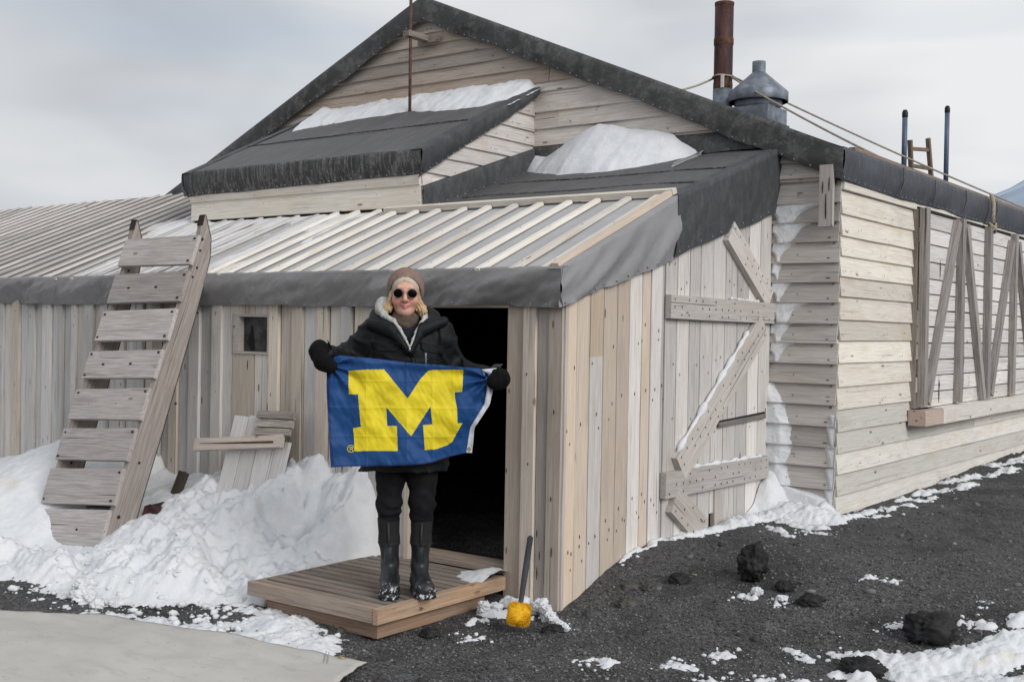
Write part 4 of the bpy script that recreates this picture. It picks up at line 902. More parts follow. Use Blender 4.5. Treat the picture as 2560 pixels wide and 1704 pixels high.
lump('lava_rock', 'low black lava rock cut by the bottom edge beside the white snow', 'rock', (-1.855, 5.15, .03), (.11, .08, .055), M['rock'], 7.7, .3, .5)
lump('lava_rock', 'flat dark rock with snow crumbs right of the upright rock', 'rock', (-2.34, 5.72, .165), (.075, .05, .035), M['rock'], 9.2, .3, .4)
lump('lava_rock', 'fist sized black rock just right of the upright rock', 'rock', (-2.53, 5.80, .20), (.045, .04, .032), M['rock'], 2.2, .3)
lump('lava_rock', 'dark rock with a reddish tip between porch wall and upright rock', 'rock', (-3.11, 5.70, .16), (.06, .05, .045), M['rock'], 5.5, .3, .2)
lump('lava_rock', 'brownish rounded stone half buried nearest the porch side wall', 'rock', (-3.35, 5.58, .105), (.065, .05, .035), M['rock_brown'], 6.5, .3, .2)
lump('lava_rock', 'largest brownish stone half buried in gravel by the porch wall', 'rock', (-3.21, 5.60, .105), (.07, .055, .045), M['rock_brown'], 8.5, .3, .9)
lump('lava_rock', 'grey brown stone lying in front of the two half buried stones', 'rock', (-3.25, 5.40, .055), (.075, .055, .04), M['rock_brown'], 3.5, .3, .5)
lump('lava_rock', 'flat grey stone sunk in gravel closest to the porch corner', 'rock', (-3.38, 5.24, .012), (.055, .04, .025), M['rock_brown'], 12.5, .25, .5)
lump('lava_rock', 'black stone by the front step beside the snow clods', 'rock', (-3.85, 4.45, -.012), (.05, .04, .03), M['rock'], 14.5, .3, .5)
lump('lava_rock', 'low black stone on the gravel right of the snow clods', 'rock', (-3.36, 4.84, .012), (.06, .04, .03), M['rock'], 15.5, .3, .5)
SN = ['snow clod nearest the porch corner behind the yellow brush', 'snow clod at the foot of the porch corner board', 'small snow clod trailing right of the porch corner', 'snow clod on gravel second from the end of the trail', 'last and smallest snow clod of the trail from the porch corner', 'snow clod against the boards behind the brush handle', 'snow clod left of the brush by the wooden step', 'snow clod between the wooden step and the brush', 'snow lump at the foot of the tall upright rock', 'small snow lump by the flat dark rock', 'snow block at the front edge of the snow bank by the tarp', 'rounded snow block over the bare gravel at left', 'small snow block lying on gravel near the tarp edge', 'big snow block high on the bank right of the leaning boards', 'snow block below the leaning plank panel']
for i, (x_, y_, z_, r_) in enumerate(LUMPS):
    lump('snow_clod', SN[i], 'snow clod', (x_, y_, z_), (r_ * rk.uniform(.9, 1.3), r_ * rk.uniform(.8, 1.1), r_ * rk.uniform(.7, .9)), M['snow'], 20 + i * 1.7, .35, rk.uniform(0, 3), 'loose clods of snow', .08)

# ------------------------------------------------------------------ canvas tarp on the ground
U_ = np.linspace(0, 1, 90); top = np.stack([np.interp(U_, [0, .2, .32, .45, .62, .8, 1], [-7.2, -6.2, -5.72, -5.25, -4.79, -4.3, -3.68]), np.interp(U_, [0, .2, .32, .45, .62, .8, 1], [2.2, 2.85, 3.23, 3.50, 3.60, 3.68, 3.81])], -1)
bot = np.stack([np.interp(U_, [0, 1], [-5.2, -2.75]), np.interp(U_, [0, 1], [.9, 1.95])], -1)
vv = np.linspace(0, 1, 70)[None, :, None]
TP = top[:, None] * (1 - vv) + bot[:, None] * vv
zt = G(TP[..., 0], TP[..., 1]) + .040 + .020 * fbm(TP[..., 0] * 1.3 + TP[..., 1] * .6, TP[..., 1] * 2.2, 2., 3) + .010 * fbm(TP[..., 0] * 3 + TP[..., 1] * 2, TP[..., 1] * 7, 2., 3)
zt = zt - .012 * np.exp(-vv[..., 0] * 30)
tp = sheet('canvas_tarp', np.concatenate([TP, zt[..., None]], -1), M['tarp'], None, True, .006)
tag(tp, 'cream canvas tarpaulin spread on the ground at lower left', 'tarpaulin')
MB().lathe([(.010, .001), (.011, .004), (.018, .004), (.019, .0005)], (-3.78, 3.745, .036), 16).build('eyelet', M['brass'], tp, True)
for o1 in (.0, .022):
    MB().tube([(-3.90 + o1, 3.765 - o1 * .2, .0375), (-3.80 + o1, 3.655, .0375), (-3.70 + o1, 3.54, .0365)], .0022, 5).build('seam', M['seam'], tp)

# ------------------------------------------------------------------ wooden step platform
ps = thing('wooden_step', 'low slatted wooden step platform in front of the open doorway', 'step', (-4.42, 4.66, 0))
n_ = 13; y_ = 4.172
for k in range(n_):
    wd_ = (5.19 - 4.172) / n_
    board('slat', (-4.885, y_ + wd_ / 2, .130), (-3.962, y_ + wd_ / 2, .130), (0, 1, 0), wd_ - .024, .022, M['wood_step'], ps, tint(1., 0, .1), nrm=(0, 0, 1)); y_ += wd_
board('fascia', (-4.905, 4.170, .117), (-3.965, 4.170, .117), (0, 0, 1), .078, .032, M['wood_step'], ps, (1.4, 1.36, 1.32), nrm=(0, -1, 0))
board('fascia', (-3.962, 4.138, .1165), (-3.962, 5.175, .1165), (0, 0, 1), .079, .033, M['wood_step'], ps, (1.75, 1.48, 1.2), nrm=(1, 0, 0))
board('fascia', (-4.888, 4.17, .115), (-4.888, 5.175, .115), (0, 0, 1), .078, .02, M['wood_step'], ps, (1.1, 1.05, 1.), nrm=(-1, 0, 0))
MB().box((-4.88, 4.19, .06), (-3.97, 5.17, .118)).build('under_frame', M['black_void'], ps)  # black block whose colour supplies the dark between the slats
board('base_beam', (-4.80, 4.222, .033), (-3.995, 4.222, .033), (0, 0, 1), .088, .035, M['wood_step'], ps, (1.2, 1.0, .85), nrm=(0, -1, 0))
board('base_beam', (-4.015, 4.186, .033), (-4.015, 5.05, .033), (0, 0, 1), .088, .036, M['wood_step'], ps, (1.15, .95, .8), nrm=(1, 0, 0))
def text_mesh(name, txt, size, mw, mat, parent):
    cu = bpy.data.curves.new(name, 'FONT'); cu.body = txt; cu.size = size; cu.extrude = .0004
    ob = bpy.data.objects.new(name, cu); COL.objects.link(ob)
    dg = bpy.context.evaluated_depsgraph_get(); me = bpy.data.meshes.new_from_object(ob.evaluated_get(dg)); COL.objects.unlink(ob); bpy.data.objects.remove(ob)
    me.materials.clear(); me.materials.append(mat); o = bpy.data.objects.new(name, me); o.matrix_basis = mw; return link(o, parent)
text_mesh('pencil_mark', '36-', .03, Matrix(((0, 0, 1, -3.9275), (1, 0, 0, 4.44), (0, 1, 0, .093), (0, 0, 0, 1))), M['nail'], ps)
hfield('step_snow', 'small wedge of snow on the back right corner of the step', (-4.30, -3.935), (4.86, 5.20), .01, lambda x, y: 0 * x + .153,
       lambda x, y: .055 * (1 - np.hypot((x + 3.97) / .20, (y - 5.12) / .19)) + .012 * fbm(x * 12, y * 12, 1., 3))

# ------------------------------------------------------------------ old sledge leaning on the eave
sg_ = thing('wooden_sledge', 'old slatted wooden sledge leaning upright against the porch eave', 'sledge', (-6.93, 4.36, .06))
M['sledge_wood'] = wood('sledge_wood', (.50, .465, .445), (.31, .28, .268), (.38, .30, .24), .22, .7)
def sdrop(x, z): return -.085 * (x + 6.55) / -.75 * np.interp(z, [.1, 2.1], [1, 0])
def runner(x0, x1, dz):
    F_ = [(4.285, .02), (4.44, .46), (4.62, .96), (4.81, 1.46), (4.99, 1.945), (5.03, 2.10), (5.052, 2.21), (5.070, 2.290)]
    B_ = [(4.495, .03), (4.60, .36), (4.765, .84), (4.93, 1.34), (5.075, 1.80), (5.128, 2.0), (5.135, 2.14), (5.088, 2.297)]
    V = []; n = len(F_)
    for x in (x0, x1):
        for (a, b) in F_ + B_: V.append((x, a, b + float(sdrop(x, b))))
    F = []
    for i in range(n - 1):
        F += [(i, i + 1, n + i + 1, n + i), (2 * n + i, 3 * n + i, 3 * n + i + 1, 2 * n + i + 1), (i, 2 * n + i, 2 * n + i + 1, i + 1), (n + i, n + i + 1, 3 * n + i + 1, 3 * n + i)]
    F += [(0, n, 3 * n, 2 * n), (n - 1, 3 * n - 1, 4 * n - 1, 2 * n - 1)]
    # local x along the runner so that the grain follows it
    d = Vector((0, .349, .937)); yv = Vector((0, -.937, .349)); xv = Vector((1, 0, 0)); o0 = Vector((x0, 4.3, 0))
    m = Matrix(((d.x, yv.x, xv.x, o0.x), (d.y, yv.y, xv.y, o0.y), (d.z, yv.z, xv.z, o0.z), (0, 0, 0, 1))); mi = m.inverted()
    r = mesh('runner', [tuple(mi @ Vector(v)) for v in V], F, M['sledge_wood'], sg_, m, False, (.92, .88, .85) if x0 > -7 else (.85, .80, .77))
    sh = MB(); pts = B_ + [(5.070, 2.292)]
    for i in range(len(pts) - 1):
        (a, b), (c, e_) = pts[i], pts[i + 1]; nx, nz = (e_ - b), -(c - a); l = math.hypot(nx, nz); nx, nz = nx / l * .006, nz / l * .006
        q = [(x, yy + ox, zz + oz + float(sdrop(x, zz))) for x in (x0 - .001, x1 + .001) for (yy, zz, ox, oz) in ((a, b, 0, 0), (c, e_, 0, 0), (c, e_, nx, nz), (a, b, nx, nz))]
        sh.add(q, [(0, 1, 2, 3), (7, 6, 5, 4), (3, 2, 6, 7), (0, 4, 5, 1)])
    sh.build('runner_shoe', M['nail'], r)
    cap = MB().add([(x, yy, zz + float(sdrop(x, zz))) for x in (x0 - .002, x1 + .002) for (yy, zz) in ((5.050, 2.225), (5.069, 2.292), (5.084, 2.301), (5.064, 2.225))], [(0, 1, 2, 3), (7, 6, 5, 4), (0, 4, 5, 1), (1, 5, 6, 2), (2, 6, 7, 3), (3, 7, 4, 0)]); cap.build('tip_plate', M['nail'], r)
    bl_ = MB()
    for (a, b, rr) in ((5.06, 2.13, .013), (5.045, 2.05, .010), (5.02, 1.93, .010), (4.985, 1.865, .009), (5.03, 1.62, .010), (4.86, 1.0, .011), (4.58, .62, .010), (4.43, .28, .013), (4.50, .2, .009)):
        c = [(x1 + .0015, a + rr * math.cos(t), b + float(sdrop(x1, b)) + rr * math.sin(t)) for t in np.linspace(0, 2 * math.pi, 10, endpoint=False)]; bl_.add(c, [tuple(range(10))])
    tag(bl_.build('bolt_holes', M['nail'], r), kind='stuff')
    return r
runner(-7.365, -7.32, 0); runner(-6.575, -6.53, 0)
nb = MB()
dvec = Vector((0, .333, .943)); nvec = Vector((0, -.943, .333))
tops = [2.136, 1.884, 1.629, 1.355, 1.096, .835, .577, .317]; bots = [1.954, 1.698, 1.437, 1.181, .909, .646, .368, .085]
for zt_, zb_ in zip(tops, bots):
    zc = (zt_ + zb_) / 2; yc = float(np.interp(zc, [.02, .46, .96, 1.46, 1.945, 2.1], [4.285, 4.44, 4.62, 4.81, 4.99, 5.03])) - .003; wv = (zt_ - zb_) / .943 * 1.12
    A = Vector((-7.362, yc + .002, zc + float(sdrop(-7.335, zc)))); B = Vector((-6.522, yc, zc))
    sl_ = board('slat', A, B, dvec, wv, .028, M['sledge_wood'], sg_, tint(1.08, -.05, .06), nrm=nvec, wob=.003)
    for sx_ in (.03, .795):
        for q in (-.38, .38):
            p = A.lerp(B, sx_ / .823) + dvec * q * wv + nvec * .0295; u = Vector((1, 0, 0))
            nb.add([p + u * .016 * math.cos(t) + dvec * .009 * math.sin(t) for t in np.linspace(0, 2 * math.pi, 8, endpoint=False)], [tuple(range(8))])
    if random.random() < .5:
        for sx_ in (.2, .5):
            p = A.lerp(B, sx_ / .785) + nvec * .0295; nb.add([p + Vector((1, 0, 0)) * .018 * math.cos(t) + dvec * .009 * math.sin(t) for t in np.linspace(0, 2 * math.pi, 8, endpoint=False)], [tuple(range(8))])
tag(nb.build('lashing_holes', M['nail'], sg_), kind='stuff')

# ------------------------------------------------------------------ leaning plank panel
pp = thing('plank_panel', 'broken plank panel with rusty crossbar leaning on the wall below the window', 'panel', (-5.9, 4.95, .3))
xq = -6.19
for k in range(4):
    wq = (.15, .145, .15, .145)[k]; zt_ = (.93, .935, .80, .79)[k]
    yb_ = lambda z: 4.93 + (z - .3) * .27
    board('plank', (xq + wq / 2, yb_(.24), .24), (xq + wq / 2 + .01, yb_(zt_), zt_), (1, 0, 0), wq - .004, .022, M['wood'], pp, tint(1.04, 0, .04), nrm=(0, -.96, .27)); xq += wq
board('crossbar', (-6.46, 4.995, .715), (-5.61, 5.015, .80), (0, .27, .96), .085, .032, M['wood'], pp, (.95, .86, .78), nrm=(0, -.96, .27))
rs = board('rust_stain', (-6.40, 4.967, .722), (-5.68, 4.982, .795), (0, .27, .96), .032, .0025, M['rust_band'], pp, nrm=(0, -.96, .27), wob=.008)
for k, (za, tn) in enumerate(((.845, .9), (.895, 1.0), (.95, .85))): board('short_board', (-5.90, 5.04 + .012 * k, za), (-5.575 + .01 * k, 5.045 + .012 * k, za + .015), (0, .27, .96), .05, .03, M['wood_grey'], pp, (1.5 * tn, 1.45 * tn, 1.38 * tn), nrm=(0, -.96, .27), wob=.005)

# ------------------------------------------------------------------ odds and ends in the snow
def debris(name, label, cat, mb, mat): return tag(mb.build(name, mat), label, cat)
debris('rusty_tin', 'crushed rusty tin lying in snow right of the sledge foot', 'tin', MB().add([(-6.52, 4.60, .27), (-6.36, 4.64, .26), (-6.34, 4.78, .27), (-6.5, 4.76, .28), (-6.51, 4.61, .335), (-6.37, 4.65, .33), (-6.355, 4.765, .345), (-6.5, 4.75, .35), (-6.43, 4.60, .36)], [(3, 2, 1, 0), (4, 5, 6, 7), (0, 1, 5, 8, 4), (1, 2, 6, 5), (2, 3, 7, 6), (3, 0, 4, 7), (4, 8, 5)]), M['rust'])
o = board('charred_stake', (-6.62, 4.86, .25), (-6.55, 4.93, .53), (1, 0, 0), .06, .05, M['wood_dark'], None); tag(o, 'short blackened stake poking from the snow behind the sledge', 'stake')
dm = thing('old_drum', 'grey blue metal drum half buried behind the sledge', 'drum', (-7.0, 4.62, .0))
MB().lathe([(.0, .30), (.13, .30), (.14, .29), (.14, -.05)], (-7.02, 4.68, 0), 24).build('barrel', M['zinc'], dm, True); MB().lathe([(.142, .285), (.147, .295), (.142, .305), (.135, .303)], (-7.02, 4.68, 0), 24).build('rim', M['rust_band'], dm, True)
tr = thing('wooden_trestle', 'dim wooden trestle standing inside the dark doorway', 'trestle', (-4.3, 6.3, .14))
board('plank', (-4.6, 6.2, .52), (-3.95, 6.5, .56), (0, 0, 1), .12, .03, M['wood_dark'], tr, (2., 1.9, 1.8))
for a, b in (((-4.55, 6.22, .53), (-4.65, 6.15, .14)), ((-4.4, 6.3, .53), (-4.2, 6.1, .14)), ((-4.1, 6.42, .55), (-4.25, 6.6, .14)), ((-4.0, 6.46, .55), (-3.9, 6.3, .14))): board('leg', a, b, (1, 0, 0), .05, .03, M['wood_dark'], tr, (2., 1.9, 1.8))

# ------------------------------------------------------------------ yellow brush
br = thing('yellow_brush', 'long handled brush with yellow bristles leaning on the porch corner', 'brush', (-3.54, 4.76, 0))
hd = Vector((-3.736, 5.142, .41)); ht = Vector((-3.545, 4.80, .118)); ax = (ht - hd).normalized()
plast = plain('grey_plastic', (.045, .048, .055), .45, 0, .1)
MB().tube([hd, hd.lerp(ht, .03), hd.lerp(ht, .5), hd.lerp(ht, .93), ht + ax * .01], [.006, .0165, .0175, .0135, .012], 12).build('handle', plast, br, True)
e1_ = Vector((.742, .67, 0)); wv_ = (e1_ - ax * e1_.dot(ax)).normalized(); nv_ = wv_.cross(ax)
cb = ht + ax * .058
core = MB(); n1_, n2_ = 16, 10
bV = []
def sup(a, p): return math.copysign(abs(a) ** p, a)
for i in range(n1_):
    for j in range(n2_ + 1):
        t = 2 * math.pi * i / n1_; f_ = -math.pi / 2 + math.pi * j / n2_
        bV.append(cb + wv_ * .058 * sup(math.cos(f_), .5) * sup(math.cos(t), .5) + ax * .060 * sup(math.cos(f_), .5) * sup(math.sin(t), .5) + nv_ * .032 * sup(math.sin(f_), .6))
core.add(bV, [(i * (n2_ + 1) + j, ((i + 1) % n1_) * (n2_ + 1) + j, ((i + 1) % n1_) * (n2_ + 1) + j + 1, i * (n2_ + 1) + j + 1) for i in range(n1_) for j in range(n2_)])
ylw = plain('yellow_bristle', (.72, .40, .010), .6, 0, .15, 60)
hb = core.build('brush_head', ylw, br, True)
bz = MB()
for k in range(2600):
    t = random.uniform(0, 2 * math.pi); s_ = random.uniform(-1, 1); f_ = math.asin(s_)
    d_ = wv_ * math.cos(f_) * math.cos(t) + ax * math.cos(f_) * math.sin(t) + nv_ * s_
    p = cb + wv_ * .058 * sup(math.cos(f_), .5) * sup(math.cos(t), .5) + ax * .060 * sup(math.cos(f_), .5) * sup(math.sin(t), .5) + nv_ * .032 * sup(s_, .6)
    d_ = (d_ + Vector((random.gauss(0, .35), random.gauss(0, .35), random.gauss(0, .35)))).normalized(); q = d_.orthogonal().normalized() * .0011; q2 = d_.cross(q)
    l_ = random.uniform(.006, .013)
    bz.add([p + q, p - q * .5 + q2, p - q * .5 - q2, p + d_ * l_], [(0, 1, 3), (1, 2, 3), (2, 0, 3)])
tag(bz.build('bristles', ylw, hb), kind='stuff')

# ------------------------------------------------------------------ the person
PM = Matrix.Translation((-4.08, 4.52, .157)) @ Matrix.Rotation(math.atan2(.67, .742), 4, 'Z')      # local: x image right, -y towards the viewer
HX = -.038
def skin_mat():
    m, t, b = newmat('skin'); o = N(t, 'ShaderNodeTexCoord').outputs['Object']
    def blob(c, r, soft=.35):
        d = N(t, 'ShaderNodeVectorMath', {0: mapv(t, o, tuple(1 / q for q in r), tuple(-a / q for a, q in zip(c, r)))}, operation='LENGTH').outputs['Value']
        return mrange(t, d, 1 - soft, 1 + soft, 1, 0)
    n = noi(t, o, 60, 4, .6); c = mixc(t, mrange(t, n, .3, .7), (.60, .335, .255), (.68, .405, .315))
    def mul(a, k): return N(t, 'ShaderNodeMath', {0: a, 1: k}, operation='MULTIPLY').outputs[0]
    for sx_ in (-1, 1): c = mixc(t, mul(blob((HX + sx_ * .045, -.075, 1.530), (.028, .05, .022), .7), .65), c, (.66, .26, .215))
    c = mixc(t, mul(blob((HX, -.12, 1.533), (.022, .03, .016), .6), .5), c, (.64, .27, .22))
    for (cx_, cz_, rx_) in ((-.022, 1.5055, .015), (.0, 1.4995, .021), (.022, 1.5055, .015)): c = mixc(t, mul(blob((HX + cx_, -.1, cz_), (rx_, .04, .0058), .3), .9), c, (.50, .12, .135))
    for sx_ in (-1, 1): c = mixc(t, mul(blob((HX + sx_ * .038, -.1, 1.592), (.021, .04, .0035), .4), .6), c, (.30, .17, .11))
    setv(t, b, 'Base Color', c); b.inputs['Roughness'].default_value = .5; b.inputs['Specular IOR Level'].default_value = .35
    b.inputs['Subsurface Weight'].default_value = .08; b.inputs['Subsurface Radius'].default_value = (.01, .004, .002)
    return m
def head_sdf(X, Y, Z):
    x = X - HX; ax_ = np.abs(x)
    d = s_ell(x, Y, Z, (0, .01, 1.608), (.074, .094, .088))
    d = smin(d, s_ell(x, Y, Z, (0, -.020, 1.541), (.0635, .070, .080)), .03)
    d = smin(d, s_ell(x, Y, Z, (0, -.056, 1.473), (.020, .026, .020)), .035)               # chin
    d = smin(d, s_cap(ax_, Y, Z, (.047, .0, 1.525), (.013, -.046, 1.474), .016, .013), .035)  # jaw
    d = smin(d, s_ell(ax_, Y, Z, (.042, -.060, 1.532), (.025, .024, .024)), .022)          # cheeks
    d = smin(d, s_cap(x, Y, Z, (-.03, -.082, 1.594), (.03, -.082, 1.594), .013, .013), .02)  # brow
    d = smax(d, -s_ell(ax_, Y, Z, (.033, -.104, 1.573), (.019, .016, .012)), .014)         # eye sockets
    d = smin(d, s_ell(ax_, Y, Z, (.033, -.078, 1.571), (.016, .014, .012)), .006)          # lids
    d = smin(d, s_cap(x, Y, Z, (0, -.090, 1.580), (0, -.113, 1.535), .007, .0125), .013)   # nose
    d = smin(d, s_ell(ax_, Y, Z, (.0135, -.099, 1.530), (.0095, .011, .008)), .008)
    d = smin(d, s_cap(ax_, Y, Z, (.0, -.0915, 1.5035), (.028, -.075, 1.5115), .0075, .004), .006)   # upper lip, smiling
    d = smin(d, s_cap(ax_, Y, Z, (.0, -.0900, 1.4955), (.020, -.0785, 1.503), .0085, .004), .006)   # lower lip
    d = smax(d, -s_cap(ax_, Y, Z, (0, -.102, 1.4990), (.035, -.078, 1.5120), .0025, .0022), .003)   # mouth line
    d = smax(d, -s_cap(ax_, Y, Z, (.021, -.103, 1.530), (.041, -.080, 1.497), .0035, .0025), .007)  # smile folds
    d = smin(d, s_ell(ax_, Y, Z, (.071, .005, 1.545), (.011, .02, .031)), .008)            # ears
    return d
def body_sdf(X, Y, Z):
    d = head_sdf(X, Y, Z)
    d = smin(d, s_cap(X, Y, Z, (HX, .015, 1.34), (HX, .012, 1.50), .052, .05), .03)
    tor = s_chain(X, Y, Z, [(-.03, .02, .80, .125), (-.03, .02, 1.05, .115), (-.03, .02, 1.27, .12)], .05)
    tor = smin(tor, s_cap(X, Y, Z, (-.17, .02, 1.335, 0)[:3], (.12, .02, 1.34), .06, .06), .06)
    d = smin(d, tor, .04)
    for ch in ARMS: d = smin(d, s_chain(X, Y, Z, [(a, b, c, r * .58) for a, b, c, r in ch], .03), .03)
    for ch in LEGS: d = smin(d, s_chain(X, Y, Z, [(a, b, c, r * .72) for a, b, c, r in ch], .03), .03)
    return d
ARMS = [[(-.185, .02, 1.352, .078), (-.352, .07, 1.222, .066), (-.425, -.12, 1.238, .05), (-.455, -.2, 1.235, .045)],
        [(.135, .02, 1.355, .078), (.232, .075, 1.165, .066), (.375, -.12, 1.152, .048), (.43, -.2, 1.145, .045)]]
LEGS = [[(-.10, .03, .80, .095), (-.10, .015, .60, .074), (-.104, .0, .46, .064), (-.106, .02, .36, .058), (-.095, .03, .10, .045), (-.094, -.10, .045, .04)],
        [(.065, .03, .80, .098), (.067, .015, .60, .078), (.068, .0, .46, .067), (.069, .02, .36, .058), (.062, .03, .10, .045), (.082, -.095, .045, .04)]]
axs = [np.concatenate([np.arange(-.53, HX - .10, .011), np.arange(HX - .10, HX + .10, .0028), np.arange(HX + .10, .53, .011)]),
       np.concatenate([np.arange(-.30, -.13, .011), np.arange(-.13, .0, .0030), np.arange(.0, .15, .008)]),
       np.concatenate([np.arange(-.02, 1.42, .014), np.arange(1.42, 1.71, .0030)])]
person = sdf_obj('person', body_sdf, None, None, None, skin_mat(), None, PM, axs)
tag(person, 'smiling person in black parka, tan beanie and round sunglasses holding up a flag', 'person')

cloth_k = plain('black_parka_cloth', (.0068, .0074, .0088), .6, 0, .3, 25, .25, 260, .22)
cloth_t = plain('black_trouser_cloth', (.0095, .0095, .011), .85, 0, .3, 18, .3, 220, .15)
def pl(fn): return fn
def torso(X, Y, Z):
    zz = [.62, .70, .95, 1.15, 1.27, 1.34, 1.40, 1.45]
    rx = np.interp(Z, zz, [.226, .222, .205, .205, .212, .205, .155, .09]); ry = np.interp(Z, zz, [.165, .162, .15, .148, .145, .13, .105, .07])
    d = (np.sqrt(((X + .027) / rx) ** 2 + ((Y - .02) / ry) ** 2) - 1) * ry
    return np.maximum(np.maximum(d, .645 - Z), Z - 1.45)
def jacket(X, Y, Z):
    d = torso(X, Y, Z)
    d = smin(d, s_ell(X, Y, Z, (-.19, .02, 1.345), (.085, .085, .08)), .05); d = smin(d, s_ell(X, Y, Z, (.138, .02, 1.35), (.085, .085, .08)), .05)
    for ch in ARMS:
        c = s_chain(X, Y, Z, ch[:3] + [tuple(Vector(ch[2][:3]).lerp(Vector(ch[3][:3]), .4)) + (.047,)], .03); d = smin(d, c, .035)
    # folds: diagonal on the body, rings on the sleeves
    fo = 1 - 2 * np.abs(noise3(X * 7 + 2, Y * 5, Z * 13 + 4 * X)); arm = sst(.0, .09, np.abs(X + .027) - .16)
    d = d - .011 * arm * np.clip(fo, 0, 1) ** 2 - .006 * (1 - arm) * np.clip(fo, 0, 1) ** 3 + .006 * noise3(X * 9 + 3, Y * 9, Z * 9) + .003 * noise3(X * 26, Y * 26, Z * 26)
    d = d + .007 * np.exp(-((np.abs(X + .027) - .168 + .10 * (Z - 1.3)) / .007) ** 2) * (Z > 1.1)
    # storm hood lying round the neck
    a = np.arctan2(X - HX, -(Y - .03)); rr = np.sqrt(((X - HX) / 1.12) ** 2 + (Y - .03) ** 2)
    zc = 1.425 + .035 * (Y - .03) / .12
    th = np.sqrt((rr - .128) ** 2 + ((Z - zc) * .85) ** 2) - (.036 + .014 * sst(-.02, .1, Y) + .004 * noise3(X * 16, Y * 16, Z * 16))
    d = smin(d, th, .018)
    # lapels folded outwards
    for sx_, L0, L1 in ((1, (.03, -.115, 1.375), (.165, -.06, 1.428)), (-1, (-.115, -.115, 1.38), (-.215, -.05, 1.405))):
        q = s_cap(X, Y * 1.3 - L0[1] * .3, Z, L0, L1, .038, .026); d = smin(d, q, .012)
    d = smin(d, s_cap(X, Y, Z, (-.075, -.13, 1.345), (-.012, -.15, 1.27), .024, .014), .02)
    d = smin(d, s_cap(X, Y, Z, (.03, -.13, 1.345), (-.006, -.15, 1.27), .024, .014), .02)
    # V opening
    hw = np.interp(Z, [1.285, 1.31, 1.36, 1.42, 1.47], [0.0, .012, .040, .066, .088]); xc = np.interp(Z, [1.285, 1.47], [-.010, -.034])
    v = np.maximum(np.maximum(np.abs(X - xc) - hw, 1.285 - Z), Y + .02)
    d = smax(d, -v, .008)
    d = smax(d, -s_cap(X, Y, Z, (HX, .01, 1.36), (HX, -.005, 1.60), .075, .082), .01)
    return d
jk = sdf_obj('parka', jacket, (-.50, -.24, .62), (.46, .22, 1.54), .0068, cloth_k, person, PM)
# pocket flaps, placket, badges
def front_y(x, z): 
    ys_ = np.arange(-.25, 0, .002); dd = jacket(np.full_like(ys_, x), ys_, np.full_like(ys_, z)); i = np.argmax(dd < 0); return ys_[i]
def patch(name, poly, off, mat, parent, nsub=5):
    V = []; c = np.mean(poly, 0); P = [tuple(c)]
    rings = []
    for s in np.linspace(0, 1, nsub + 1)[1:]:
        rings.append([tuple(c + (np.array(p) - c) * s) for p in poly])
    pts = [tuple(c)] + [p for r in rings for p in r]; n = len(poly)
    V = [(p[0], float(front_y(*p)) - off, p[1]) for p in pts]; V2 = [(a, b + off + .004, c_) for a, b, c_ in V[-n:]]
    F = [(0, 1 + (k + 1) % n, 1 + k) for k in range(n)]
    for i in range(nsub - 1):
        for k in range(n): F.append((1 + i * n + k, 1 + i * n + (k + 1) % n, 1 + (i + 1) * n + (k + 1) % n, 1 + (i + 1) * n + k))
    b = 1 + (nsub - 1) * n; e_ = len(V)
    for k in range(n): F.append((b + k, b + (k + 1) % n, e_ + (k + 1) % n, e_ + k))
    return mesh(name, V + V2, F, mat, parent, PM, True)
def densify(poly, m=4): return [tuple(np.array(a) * (1 - t / m) + np.array(b) * t / m) for a, b in zip(poly, poly[1:] + poly[:1]) for t in range(m)]
flapm = plain('parka_flap', (.0085, .009, .0105), .7, 0, .2, 30, .3, 260, .2)
patch('pocket_flap', densify([(-.205, 1.318), (-.052, 1.316), (-.055, 1.285), (-.078, 1.268), (-.178, 1.268), (-.203, 1.285)]), .006, flapm, jk)
patch('pocket_flap', densify([(.045, 1.316), (.158, 1.300), (.16, 1.262), (.148, 1.255), (.062, 1.272), (.046, 1.288)]), .006, flapm, jk)
patch('pocket_zip', densify([(.068, 1.262), (.078, 1.262), (.080, 1.20), (.070, 1.20)], 2), .004, M['zinc'], jk, 2)
patch('front_placket', densify([(-.022, 1.285), (.002, 1.285), (.045, 1.17), (.015, 1.17)], 3), .006, cloth_k, jk, 3)
MB().tube([(-.010, -.172, 1.296), (-.009, -.176, 1.272)], [.0045, .006], 8).build('zip_pull', plain('bright_zip', (.45, .46, .48), .3, .8), jk, True, PM)
MB().lathe([(0, .003), (.013, .002), (.014, -.002)], (0, 0, 0), 16).build('arm_badge', plain('pale_badge', (.45, .46, .5), .6), jk, True, PM @ Matrix.Translation((.208, -.012, 1.305)) @ Matrix.Rotation(1.1, 4, 'Y'))
# shirt, neck gaiter, white fleece
sdf_obj('sweater', lambda X, Y, Z: np.maximum(s_ell(X, Y, Z, (-.03, .01, 1.31), (.14, .118, .12)), 1.22 - Z), (-.19, -.13, 1.20), (.13, .14, 1.44), .007, plain('navy_sweater', (.011, .014, .024), .9), person, PM)
def gaiter(X, Y, Z):
    r = np.hypot((X - HX), (Y - .004) * .92); rad = np.interp(Z, [1.33, 1.37, 1.42, 1.455, 1.475, 1.50], [.066, .076, .078, .072, .066, .062])
    d = r - rad + .004 * np.sin(95 * Z + 1.2 * np.sin(3 * np.arctan2(Y, X - HX)) + 4 * noise3(X * 9, Y * 9, Z * 9)) + .003 * noise3(X * 22, Y * 22, Z * 30)
    top_ = 1.458 + .20 * np.maximum(Y + .05, -.05) + .012 * np.abs(X - HX) / .07
    return np.maximum(np.maximum(d, Z - top_), 1.335 - Z)
